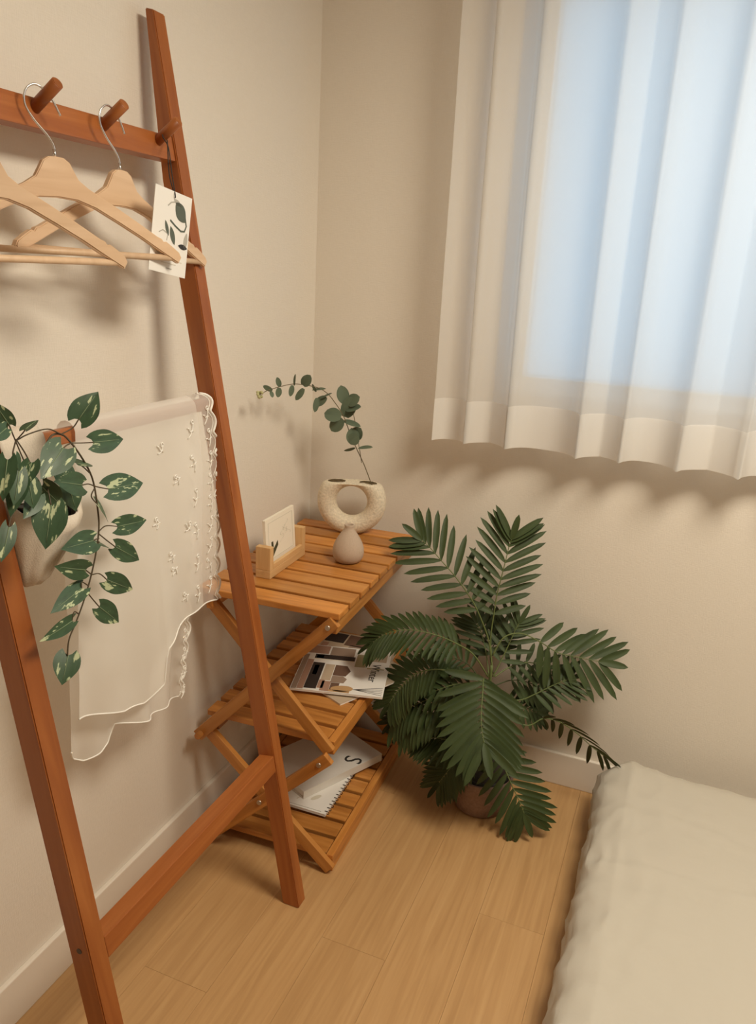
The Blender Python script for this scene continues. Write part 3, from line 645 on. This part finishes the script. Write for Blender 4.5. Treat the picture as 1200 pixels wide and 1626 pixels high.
def ribbon(name, path, base_path, material):
    """the scalloped net between the border's straight edge and its outer cord"""
    P = resample(base_path, 0.003); n = min(len(P), len(path)); V = [P[i] for i in range(n)] + [path[i] for i in range(n)]
    c = V[0].copy(); obj(name, pd([v - c for v in V], [(i, i + 1, n + i + 1, n + i) for i in range(n - 1)], True), material, lc, Matrix.Translation(c))
def joined_tubes(name, paths, r, material, parent, nn=6):
    V, F = [], []
    for p_ in paths: tube_vf(p_, r, nn, None, V, F)
    c = V[0].copy(); o = obj(name, pd([v - c for v in V], F, True), material, parent, Matrix.Translation(c)); return o
for e, inn, b1, b2 in ((fe, fin, fb, fb2), (ge, gin, gb, gb2)):
    sc = scallop(e, 0.046, 0.014, 0.0); ribbon('scallop_net', sc, e, M['net'])
    joined_tubes('scallop_edge', [sc], 0.0024, M['thread'], lc)
    joined_tubes('scallop_cord', [scallop(e, 0.046, 0.013, -0.009)], 0.0009, M['thread'], lc)
    joined_tubes('edge_stitch', [resample(b1, 0.004), resample(b2, 0.004)], 0.0016, M['thread'], lc)
# embroidery: sprigs along the border and scattered dots
emb = []
def sprig(c, h, a):
    ca_, sa = math.cos(a), math.sin(a)
    def q(u, v): return c + Vector((0.002, u * ca_ - v * sa, u * sa + v * ca_))
    emb.append([q(0.006 * math.sin(3.0 * k / 8), -h / 2 + h * k / 8) for k in range(9)])
    for s in (-1, 1): emb.append([q(0, -h * 0.1), q(s * 0.006, h * 0.05), q(s * 0.011, h * 0.02)])
    emb.append([q(0.004 * math.cos(t * 1.05) , h / 2 + 0.004 * math.sin(t * 1.05)) for t in range(7)])
def on_front(z, s):
    y = fyl(z) + (fyr(z) - fyl(z)) * s; t = (BZ - z) / (BZ - fzb(s))
    return Vector((BX + BR + 0.008 * t * (0.5 + t) * (math.sin(s * 9.0 + 1.0 + 2.0 * t) + 0.55 * math.sin(s * 21.0 - 3.0 * t)), y, z))
rg = random.Random(3)
for k in range(9): sprig(on_front(1.16 - 0.047 * k, 0.95), 0.034, rg.uniform(-0.5, 0.5))
for k in range(6): sprig(on_front(1.14 - 0.07 * k, 0.80), 0.034, rg.uniform(-0.7, 0.3))
for z, s in [(1.12, .55), (0.90, .60), (0.87, .62), (0.98, .50), (1.05, .66), (0.80, .70), (0.95, .72)]: sprig(on_front(z, s), 0.02, rg.uniform(-1, 1))
for k in range(4):
    z = 0.69 - 0.043 * k; y = gyl(z) + (gyr(z) - gyl(z)) * 0.93; sprig(Vector((BX - BR + 0.006, y, z)), 0.026, rg.uniform(-0.5, 0.5))
eo = joined_tubes('embroidery', emb, 0.0012, M['thread'], lc, 5); eo['kind'] = 'stuff'

# ------------------------------------------------------------------ linen planter bag with a pothos
PC = Vector((0.184, -1.266, 0.0))
pb = thing('planter_bag', 'beige linen planter bag hanging from the rack bar', 'planter', (PC.x, PC.y, 0.98))
V, F = [], []; nA = 40
ringz = [(1.104, 0.0555, 0.0), (1.106, 0.057, 0.0), (1.090, 0.057, 0.0), (1.062, 0.053, -0.005), (1.036, 0.044, -0.013), (1.012, 0.034, -0.022), (0.994, 0.025, -0.028), (0.984, 0.013, -0.031), (0.981, 0.0, -0.032)]
for k, (z, r, dy) in enumerate(ringz):
    for j in range(nA):
        a = 2 * math.pi * j / nA; wob = 0.002 * math.sin(5 * a + k) + 0.0015 * math.sin(9 * a)
        tilt = -0.020 * math.cos(a) if k < 3 else 0.0
        V.append((0.92 * (r + wob * (r > 0)) * math.cos(a), (r + wob * (r > 0)) * math.sin(a) + dy, z - 0.98 + tilt))
for k in range(len(ringz) - 1):
    for j in range(nA): F.append((k * nA + j, k * nA + (j + 1) % nA, (k + 1) * nA + (j + 1) % nA, (k + 1) * nA + j))
po = obj('pouch', pd(V, F, True), M['linen'], pb, T(PC.x, PC.y, 0.98)); sm = po.modifiers.new('cloth thickness', 'SOLIDIFY'); sm.thickness = 0.0025; sm.offset = -1
# back flap rises from the pouch and loops over the bar
sec = [(0.158, 1.02), (0.150, 1.08), (0.160, 1.125), (0.168, 1.16), (BX + 0.0245, 1.185)] + [(BX + 0.0245 * math.cos(math.radians(a)), BZ + 0.0245 * math.sin(math.radians(a))) for a in (30, 60, 90, 120, 150, 180)] + [(BX - 0.0235, 1.15), (BX - 0.018, 1.10), (BX - 0.010, 1.05)]
V, F = [], []
for i, (x, z) in enumerate(sec):
    for j in range(11):
        t = j / 10; y = -1.318 + 0.082 * t; V.append((x + 0.003 * math.sin(6 * t + i * 0.4) - PC.x, y - PC.y, z - 0.98))
for i in range(len(sec) - 1):
    for j in range(10): a = i * 11 + j; F.append((a, a + 1, a + 12, a + 11))
fo = obj('hanging_flap', pd(V, F, True), M['linen'], pb, T(PC.x, PC.y, 0.98)); sm = fo.modifiers.new('cloth thickness', 'SOLIDIFY'); sm.thickness = 0.002; sm.offset = 0
tube('seam', [(0.236, -1.275, 1.080), (0.234, -1.278, 1.06), (0.224, -1.285, 1.035), (0.212, -1.294, 1.010), (0.200, -1.298, 0.990)], 0.0009, M['linen'], pb, 6)
pp = thing('pothos', 'trailing pothos with variegated heart leaves in the linen bag', 'plant', (PC.x, PC.y, 1.0))
V, F = lathe([(0.030, 0.02), (0.045, 0.092), (0.048, 0.092), (0.048, 0.096), (0.043, 0.096), (0.041, 0.085), (0.0, 0.085)], 32); obj('nursery_pot', pd(V, F, True), M['black'], pp, T(PC.x, PC.y, 1.008))
POT0 = (0.200, -1.265, 1.095)
def fixs(P): return [POT0 if tuple(q) == (0.215, -1.298, 1.127) else q for q in P]
tube('vine', fixs(POTHOS_VINE), 0.0016, M['stem'], pp, 7, 0.0011)
for tw in POTHOS_TWIGS: tube('petiole', fixs(tw), 0.0010, M['stem'], pp, 6)
HEART = [(0, .50), (.05, .72), (.12, .88), (.2, .97), (.3, 1.0), (.4, .97), (.5, .88), (.6, .76), (.7, .60), (.8, .42), (.9, .21), (.96, .08), (1.0, 0.0)]
def heart(t): return interp(HEART, t)
for i, (b_, t_, w, roll) in enumerate(POTHOS_LEAVES):
    L = (Vector(t_) - Vector(b_)).length
    lf = obj('leaf', blade(L, w * 0.54, heart, 0.14, 0.10, 14, 0.20), M['pothos'], pp, leaf_frame(b_, t_, (0.72, -0.62, 0.30), roll))
    tube('midrib', [(0, L * k / 6, -0.10 * L * (k / 6) ** 2 + 0.0004) for k in range(6)], 0.0007, M['midrib'], lf, 5, 0.0003, 1, WM[lf.name])

# ================================================================== folding plant shelf
SM = T(0.047, -0.670, 0) @ Matrix.Rotation(math.radians(2.5), 4, 'Z')
sh = thing('folding_shelf', 'three tier folding slatted wooden shelf standing in the corner', 'shelf', m=SM)
def sbar(name, p0, p1, w, d, hint, bev=0.002, parent=None): return bar(name, p0, p1, w, d, hint, M['shelf'], parent or sh, bev, SM)
def tier(z, x0, x1, y0, n, pitch, w, th=0.016):
    for k in range(n):
        yc = y0 + w / 2 + k * pitch; sbar('slat', (x0, yc, z - th / 2), (x1, yc, z - th / 2), w, th, (0, 1, 0), 0.0025)
tier(0.720, -0.006, 0.358, 0.0, 9, 0.0690, 0.0575); tier(0.372, -0.004, 0.326, 0.034, 9, 0.0645, 0.050); tier(0.046, 0.016, 0.334, 0.034, 9, 0.0645, 0.052)
for xc in (0.022, 0.340): sbar('rail', (xc, 0.010, 0.684), (xc, 0.606, 0.684), 0.018, 0.040, (1, 0, 0))
sbar('rail', (0.020, 0.034, 0.338), (0.020, 0.600, 0.338), 0.018, 0.034, (1, 0, 0)); sbar('rail', (0.337, 0.030, 0.354), (0.337, 0.606, 0.354), 0.018, 0.036, (1, 0, 0))
sbar('rail', (0.006, 0.030, 0.024), (0.006, 0.608, 0.024), 0.018, 0.046, (1, 0, 0)); sbar('rail', (0.345, 0.028, 0.024), (0.345, 0.608, 0.024), 0.018, 0.046, (1, 0, 0))
for ya, yb in ((0.002, 0.020), (0.622, 0.604)):
    sbar('cross_leg', (0.348, ya, 0.700), (-0.010, ya, 0.316), 0.030, 0.015, (1, 0, 1)); sbar('cross_leg', (0.345, ya, 0.345), (0.008, ya, 0.016), 0.030, 0.015, (1, 0, 1))
    sbar('cross_leg', (0.004, yb, 0.700), (0.340, yb, 0.350), 0.030, 0.015, (1, 0, -1)); sbar('cross_leg', (-0.004, yb, 0.336), (0.352, yb, 0.014), 0.030, 0.015, (1, 0, -1))
rod('hinge_rod', (0.0, -0.022, 0.326), (0.0, 0.634, 0.326), 0.0085, M['shelf'], sh, 14, 0.001, SM)
for (x, z) in ((0.333, 0.684), (0.322, 0.324), (0.165, 0.172), (0.168, 0.510)):
    rod('bolt', (x, 0.002, z), (x, -0.009, z), 0.0062, M['bolt'], sh, 14, 0.001, SM)

ZT = 0.7205
# ring vase
vm = T(0.190, -0.112, ZT) @ Matrix.Rotation(0.30, 4, 'Z')
rv = thing('ring_vase', 'cream speckled ceramic ring vase with a flat open top', 'vase', m=vm)
V, F = [], []; NU, NV = 120, 40; R0, ra, rb = 0.0725, 0.0275, 0.031; cz = 0.0945; ztop = 0.152
for i in range(NU):
    a = 2 * math.pi * i / NU
    for j in range(NV):
        t = 2 * math.pi * j / NV; rr_ = R0 + ra * math.cos(t)
        x, y, z = rr_ * math.cos(a), rb * math.sin(t), cz + rr_ * math.sin(a)
        if z > ztop - 0.012: z = ztop - 0.012 * math.exp(-(z - ztop + 0.012) / 0.012) if z < 10 else z
        V.append((x, y, max(0.0, min(z, ztop))))
for i in range(NU):
    for j in range(NV):
        q = (i * NV + j, ((i + 1) % NU) * NV + j, ((i + 1) % NU) * NV + (j + 1) % NV, i * NV + (j + 1) % NV)
        c = [sum(V[k][m_] for k in q) / 4 for m_ in range(3)]
        if c[2] > ztop - 0.0105 and ((abs(c[0]) - 0.045) / 0.026) ** 2 + (c[1] / 0.019) ** 2 < 1: continue
        F.append(q)
ro = obj('body', pd(V, F, True), M['stone'], rv, vm)
# eucalyptus branch standing in it
eu = thing('eucalyptus_branch', 'arching eucalyptus branch with round leaves in the ring vase', 'branch', EUC_STEM[0])
tube('stem', EUC_STEM, 0.0014, M['eucstem'], eu, 7, 0.0009); tube('side_stem', EUC_SIDE, 0.0010, M['eucstem'], eu, 6)
def rnd_leaf(t): return math.sin(math.pi * min(1.0, t * 0.93 + 0.07)) ** 0.55 if t < 1 else 0.0
for (b_, t_, w, roll) in EUC_LEAVES:
    L = (Vector(t_) - Vector(b_)).length; obj('leaf', blade(L, w * 0.5, rnd_leaf, 0.14, 0.08, 9), M['euc'], eu, leaf_frame(b_, t_, (0.45, -0.80, 0.35), roll))
tip = Vector(EUC_STEM[-1]); rg = random.Random(5)
for k in range(9):
    d = Vector((rg.uniform(-1, 1), rg.uniform(-1, 1), rg.uniform(-1, 1))).normalized() * 0.0075
    bm = bmesh.new(); bmesh.ops.create_icosphere(bm, subdivisions=1, radius=0.0045); obj('flower_bud', mesh_of(bm, smooth=True), M['bloom'], eu, Matrix.Translation(tip + d))
# bud vase
bv = thing('bud_vase', 'small teardrop taupe bud vase in front of the ring vase', 'vase', (0.283, -0.338, ZT))
V, F = lathe([(0.0, 0.0), (0.026, 0.0), (0.034, 0.004), (0.0395, 0.014), (0.0415, 0.026), (0.0405, 0.038), (0.036, 0.052), (0.028, 0.067), (0.0185, 0.081), (0.0125, 0.089), (0.0118, 0.096), (0.0128, 0.1005), (0.0115, 0.1015), (0.0098, 0.099), (0.0095, 0.085), (0.012, 0.07)], 40)
obj('body', pd(V, F, True), M['bud'], bv, T(0.283, -0.338, ZT))
# card holder and its picture
hm = T(0.147, -0.452, ZT) @ Matrix.Rotation(math.radians(2.0), 4, 'Z')
ch = thing('card_holder', 'pale wooden U shaped card holder on the top tier', 'holder', m=hm)
bar('base', (0, -0.10, 0.0105), (0, 0.10, 0.0105), 0.040, 0.021, (1, 0, 0), M['holder'], ch, 0.0015, hm)
bar('front_lip', (0.0155, -0.082, 0.0275), (0.0155, 0.082, 0.0275), 0.009, 0.013, (1, 0, 0), M['holder'], ch, 0.001, hm)
bar('post', (0, -0.091, 0.021), (0, -0.091, 0.080), 0.040, 0.018, (1, 0, 0), M['holder'], ch, 0.0015, hm); bar('post', (0, 0.091, 0.021), (0, 0.091, 0.080), 0.040, 0.018, (1, 0, 0), M['holder'], ch, 0.0015, hm)
am = hm @ T(-0.002, 0, 0.0222) @ Matrix.Rotation(math.radians(-4), 4, 'Y') @ Matrix(((0, 0, 1, 0), (1, 0, 0, 0), (0, 1, 0, 0), (0, 0, 0, 1)))   # u -> y, v -> z, normal -> x
ac = thing('picture_card', 'cream picture card with faint sketch standing in the wooden holder', 'card', m=am)
obj('board', box(0.158, 0.118, 0.008, 0.0008), M['warmpaper'], ac, am @ T(0, 0.059, 0))
fm_ = am @ T(0, 0, 0.0042)
flat('printed_border', rect(-0.066, 0.012, 0.066, 0.0132), M['inkpale'], ac, fm_); flat('printed_border', rect(-0.066, 0.106, 0.066, 0.1072), M['inkpale'], ac, fm_)
flat('printed_border', rect(-0.066, 0.0132, -0.0648, 0.106), M['inkpale'], ac, fm_); flat('printed_border', rect(0.0648, 0.0132, 0.066, 0.106), M['inkpale'], ac, fm_)
flat('printed_mark', [(-0.053, 0.056), (-0.044, 0.056), (-0.042, 0.036), (-0.020, 0.052), (-0.018, 0.040), (-0.046, 0.017), (-0.052, 0.019)], M['inkolive'], ac, fm_)
rg = random.Random(11)
for k in range(6):
    u0, v0 = rg.uniform(0.0, 0.045), rg.uniform(0.025, 0.085)
    P = [Vector((u0 + 0.012 * math.sin(k + t * 0.9), v0 + 0.004 * t)) for t in range(6)]
    flat('printed_sketch', [(q.x + 0.0007, q.y) for q in P] + [(q.x - 0.0007, q.y) for q in reversed(P)], M['inkpale'], ac, fm_)

# magazines on the middle tier
def flat_thing(name, label, cat, x, y, z, ang, w, h, th, cover, group=None):
    """a closed booklet: local origin at its near right corner, u to the left, v to the back"""
    e1 = Vector((-math.cos(ang), -math.sin(ang), 0)); e2 = Vector((-math.sin(ang), math.cos(ang), 0))
    m_ = Matrix(((-e1.x, e2.x, 0, x), (-e1.y, e2.y, 0, y), (0, 0, 1, z), (0, 0, 0, 1)))     # local x to the right, y to the back
    t = thing(name, label, cat, m=m_, group=group)
    obj('cover', box(w, h, 0.0008, 0.0), cover, t, m_ @ T(-w / 2, h / 2, th - 0.0004))
    obj('pages', box(w - 0.001, h - 0.001, th - 0.0008, 0.0), M['paper'], t, m_ @ T(-w / 2, h / 2, (th - 0.0008) / 2))
    return t, m_ @ T(0, 0, th + 0.0002)
ZM = 0.3724
flat_thing('magazine', 'brown magazine at the bottom of the stack with one corner showing', 'magazine', 0.335, -0.470, ZM, math.radians(-26), 0.20, 0.27, 0.005, M['p_sand'], 'magazines on the middle tier')
g2, gm = flat_thing('magazine', 'beige magazine with a sofa photo lying behind the white one', 'magazine', 0.380, -0.272, ZM + 0.0052, math.radians(6), 0.235, 0.198, 0.005, M['p_sand'], 'magazines on the middle tier')
for sp, mt in [(rect(-0.20, 0.02, -0.09, 0.10), 'p_taupe'), (rect(-0.225, 0.13, -0.165, 0.19), 'p_dark'), (rect(-0.16, 0.12, -0.09, 0.19), 'p_brown'), (rect(-0.085, 0.04, -0.03, 0.19), 'warmpaper'), (rect(-0.225, 0.03, -0.205, 0.12), 'p_rose'), ([(-0.15, 0.06), (-0.10, 0.06), (-0.085, 0.125), (-0.14, 0.125)], 'p_taupe')]: flat('printed_block', sp, M[mt], g2, gm)
g1, gm = flat_thing('magazine', 'white magazine with an interior photo on the middle tier', 'magazine', 0.428, -0.408, ZM + 0.0104, math.radians(15.5), 0.248, 0.262, 0.006, M['paper'], 'magazines on the middle tier')
blocks = [(rect(-0.246, 0.002, -0.232, 0.20), 'p_taupe'), (rect(-0.231, 0.004, -0.214, 0.17), 'p_rose'), (rect(-0.213, 0.010, -0.180, 0.155), 'p_dark'), (rect(-0.205, 0.085, -0.193, 0.140), 'paper'), (rect(-0.179, 0.016, -0.163, 0.06), 'p_rose'), (rect(-0.176, 0.06, -0.150, 0.15), 'p_sand'),
    (rect(-0.170, 0.003, -0.146, 0.055), 'p_rose'), (rect(-0.145, 0.012, -0.122, 0.05), 'p_brown'), ([(-0.148, 0.052), (-0.112, 0.052), (-0.106, 0.075), (-0.118, 0.088), (-0.148, 0.088)], 'p_taupe'), ([(-0.148, 0.09), (-0.112, 0.09), (-0.102, 0.12), (-0.115, 0.148), (-0.148, 0.15)], 'p_brown'),
    (rect(-0.232, 0.174, -0.10, 0.179), 'warmpaper'), (rect(-0.215, 0.180, -0.10, 0.205), 'p_dark'), (rect(-0.21, 0.182, -0.19, 0.20), 'paper'), (rect(-0.175, 0.206, -0.105, 0.255), 'p_taupe'), (rect(-0.24, 0.21, -0.18, 0.258), 'p_rose'),
    (rect(-0.096, 0.150, -0.066, 0.225), 'p_olive'), (rect(-0.060, 0.145, -0.012, 0.150), 'p_olive'), (rect(-0.064, 0.19, -0.010, 0.255), 'p_sand')]
for sp, mt in blocks: flat('printed_block', sp, M[mt], g1, gm)
flat('printed_shade', ell(-0.112, 0.022, 0.030, 0.016, 0.15), M['p_tan'], g1, gm @ T(0, 0, 0.0003)); flat('printed_shade', rect(-0.146, 0.003, -0.09, 0.012), M['p_tan'], g1, gm @ T(0, 0, 0.0003))
for k in range(5): flat('printed_line', [(-0.082, 0.024), (-0.004, 0.006 + 0.010 * k), (-0.004, 0.0072 + 0.010 * k), (-0.082, 0.0252)], M['ink'], g1, gm)
text('printed_title', 'Winter', 0.034, M['ink'], g1, gm @ T(-0.046, 0.175, 0.0002) @ Matrix.Rotation(math.radians(-92), 4, 'Z'))
# book and notebook on the bottom tier
ZB = 0.0464
n1, nm = flat_thing('spiral_notebook', 'white wire bound notebook under the book on the bottom tier', 'notebook', 0.318, -0.502, ZB, math.radians(1.5), 0.205, 0.275, 0.008, M['paper'])
for k in range(17):
    y = 0.012 + k * 0.0155; tube('wire_ring', [(-0.005, y, -0.004), (0.002, y, -0.007), (0.006, y, -0.003), (0.002, y, 0.0012), (-0.006, y, 0.0012)], 0.0011, M['darkmetal'], n1, 6, None, 4, nm)
flat('printed_line', rect(-0.203, 0.006, -0.015, 0.0072), M['inkgrey'], n1, nm)
flat('printed_stem', [(-0.10, 0.03), (-0.097, 0.03), (-0.05, 0.11), (-0.053, 0.112)], M['inkpale'], n1, nm)
for u, v, a, b_ in [(-0.066, 0.075, 0.018, 0.006), (-0.052, 0.055, 0.017, 0.007), (-0.08, 0.05, 0.012, 0.005)]: flat('printed_leaf', ell(u, v, a, b_, 1.0), M['inkpale'], n1, nm)
for u, v in [(-0.075, 0.062), (-0.082, 0.055)]: flat('printed_dot', ell(u, v, 0.003, 0.003), M['ink'], n1, nm)
ZK = ZB + 0.0088
k1 = math.radians(-26)
e2 = Vector((math.sin(-k1), math.cos(-k1), 0)); e1 = Vector((math.cos(-k1), -math.sin(-k1), 0))
bkm = Matrix(((e1.x, e2.x, 0, 0.236), (e1.y, e2.y, 0, -0.470), (0, 0, 1, ZK), (0, 0, 0, 1)))
bk = thing('hardcover_book', 'thick white hardcover book lying askew on the bottom tier', 'book', m=bkm)
BW, BL, BTH = 0.205, 0.290, 0.024
obj('cover', box(BW, BL, 0.0025, 0.0006), M['book'], bk, bkm @ T(-BW / 2, BL / 2, BTH - 0.00125)); obj('cover', box(BW, BL, 0.0025, 0.0006), M['book'], bk, bkm @ T(-BW / 2, BL / 2, 0.00125))
obj('spine', box(0.003, BL, BTH, 0.0008), M['book'], bk, bkm @ T(-0.0002, BL / 2, BTH / 2)); obj('pages', box(BW - 0.008, BL - 0.008, BTH - 0.005, 0.0), M['paper'], bk, bkm @ T(-BW / 2 - 0.001, BL / 2, BTH / 2))
text('cover_letter', 'S', 0.075, M['ink'], bk, bkm @ T(-0.058, 0.205, BTH + 0.0003) @ Matrix.Rotation(math.radians(-62), 4, 'Z'))

# ================================================================== potted palm
pl = thing('potted_palm', 'bushy green palm in a low brown pot on the floor', 'plant', (0.668, -0.198, 0))
V, F = lathe([(0.0, 0.0), (0.066, 0.0), (0.074, 0.004), (0.080, 0.04), (0.086, 0.085), (0.089, 0.108), (0.087, 0.113), (0.082, 0.112), (0.078, 0.100), (0.0, 0.098)], 48); obj('pot', pd(V, F, True), M['pot'], pl, T(0.668, -0.198, 0))
V, F = lathe([(0.071, 0.100), (0.073, 0.116), (0.076, 0.116), (0.0765, 0.101)], 40); obj('inner_rim', pd(V, F, True), M['black'], pl, T(0.668, -0.198, 0))
V, F = lathe([(0.072, 0.1045), (0.05, 0.107), (0.0, 0.109)], 32); obj('soil', pd(V, F, True), M['soil'], pl, T(0.668, -0.198, 0))
tube('trunk', [(0.668, -0.200, 0.10), (0.667, -0.203, 0.22), (0.664, -0.205, 0.34), (0.664, -0.205, 0.445)], 0.0075, M['palmstem'], pl, 10, 0.004)
def lfl(t): return (math.sin(math.pi * (t * 0.92 + 0.06)) ** 0.55) if 0 < t < 1 else (0.25 if t == 0 else 0.0)
rg = random.Random(21)
_lc = {}
def leaflet_mesh(L, W):
    k = (round(L, 2), round(W, 3))
    if k not in _lc: _lc[k] = blade(k[0] if k[0] > 0.02 else 0.03, W, lfl, 0.30, 0.10, 7)
    return _lc[k]
def frond_leaflets(P, k0, L, n, hint, f0=0.0):
    """(mesh, matrix) of every leaflet along one frond"""
    i0 = k0 * 8; last = len(P) - 1; h = Vector(hint).normalized(); out = []
    for j in range(n):
        f = (j + f0) / (n - 1)
        if f > 1: continue
        q = i0 + (last - i0) * f; i = int(q)
        pos = P[i] if i >= last else P[i].lerp(P[i + 1], q - i); tg = (P[min(i + 1, last)] - P[max(i - 1, 0)]).normalized()
        sd = tg.cross(h).normalized(); ll = L * (0.62 + 0.55 * math.sin(math.pi * (0.16 + 0.66 * f))) * rg.uniform(0.93, 1.05)
        ang = math.radians(66 - 30 * f)
        for s in (-1, 1):
            d = (tg * math.cos(ang) + sd * s * math.sin(ang) - h * 0.10 + Vector((0, 0, -0.12 * (1 - abs(tg.z))))).normalized()
            out.append((leaflet_mesh(ll, max(0.007, L * 0.088)), leaf_frame(pos, pos + d, h, s * 8 + rg.uniform(-8, 8))))
    tg = (P[-1] - P[-3]).normalized(); out.append((leaflet_mesh(L * 0.72, max(0.007, L * 0.088)), leaf_frame(P[-1], P[-1] + tg, h, 0)))
    return out
inner = []
for fi, (pts, k0, L, n, hint) in enumerate(FRONDS):
    P = spline(pts, 8); V, F = tube_vf(P, 0.0022, 7, 0.0009); c = P[0].copy()
    fr = obj('frond', pd([v - c for v in V], F, True), M['palmstem'], pl, Matrix.Translation(c))
    for me, mm in frond_leaflets(P, k0, L, n, hint): obj('leaflet', me, M['palm'], fr, mm)
    if fi in (2, 9, 10, 14, 15, 16): inner += frond_leaflets(P, k0, L, n, hint, 0.5)
stems = []
for pts, k0, L, n, hint in INNER:
    P = spline(pts, 8); stems.append(P); inner += frond_leaflets(P, k0, L, n, hint)
V, F = [], []
for P in stems: tube_vf(P, 0.0018, 6, 0.0009, V, F)
for me, mm in inner:
    b0 = len(V); V += [mm @ v.co for v in me.vertices]; F += [tuple(b0 + i for i in p_.vertices) for p_ in me.polygons]
c = Vector((0.668, -0.198, 0)); io = obj('inner_foliage', pd([v - c for v in V], F, True), M['palm'], pl, Matrix.Translation(c)); io['kind'] = 'stuff'
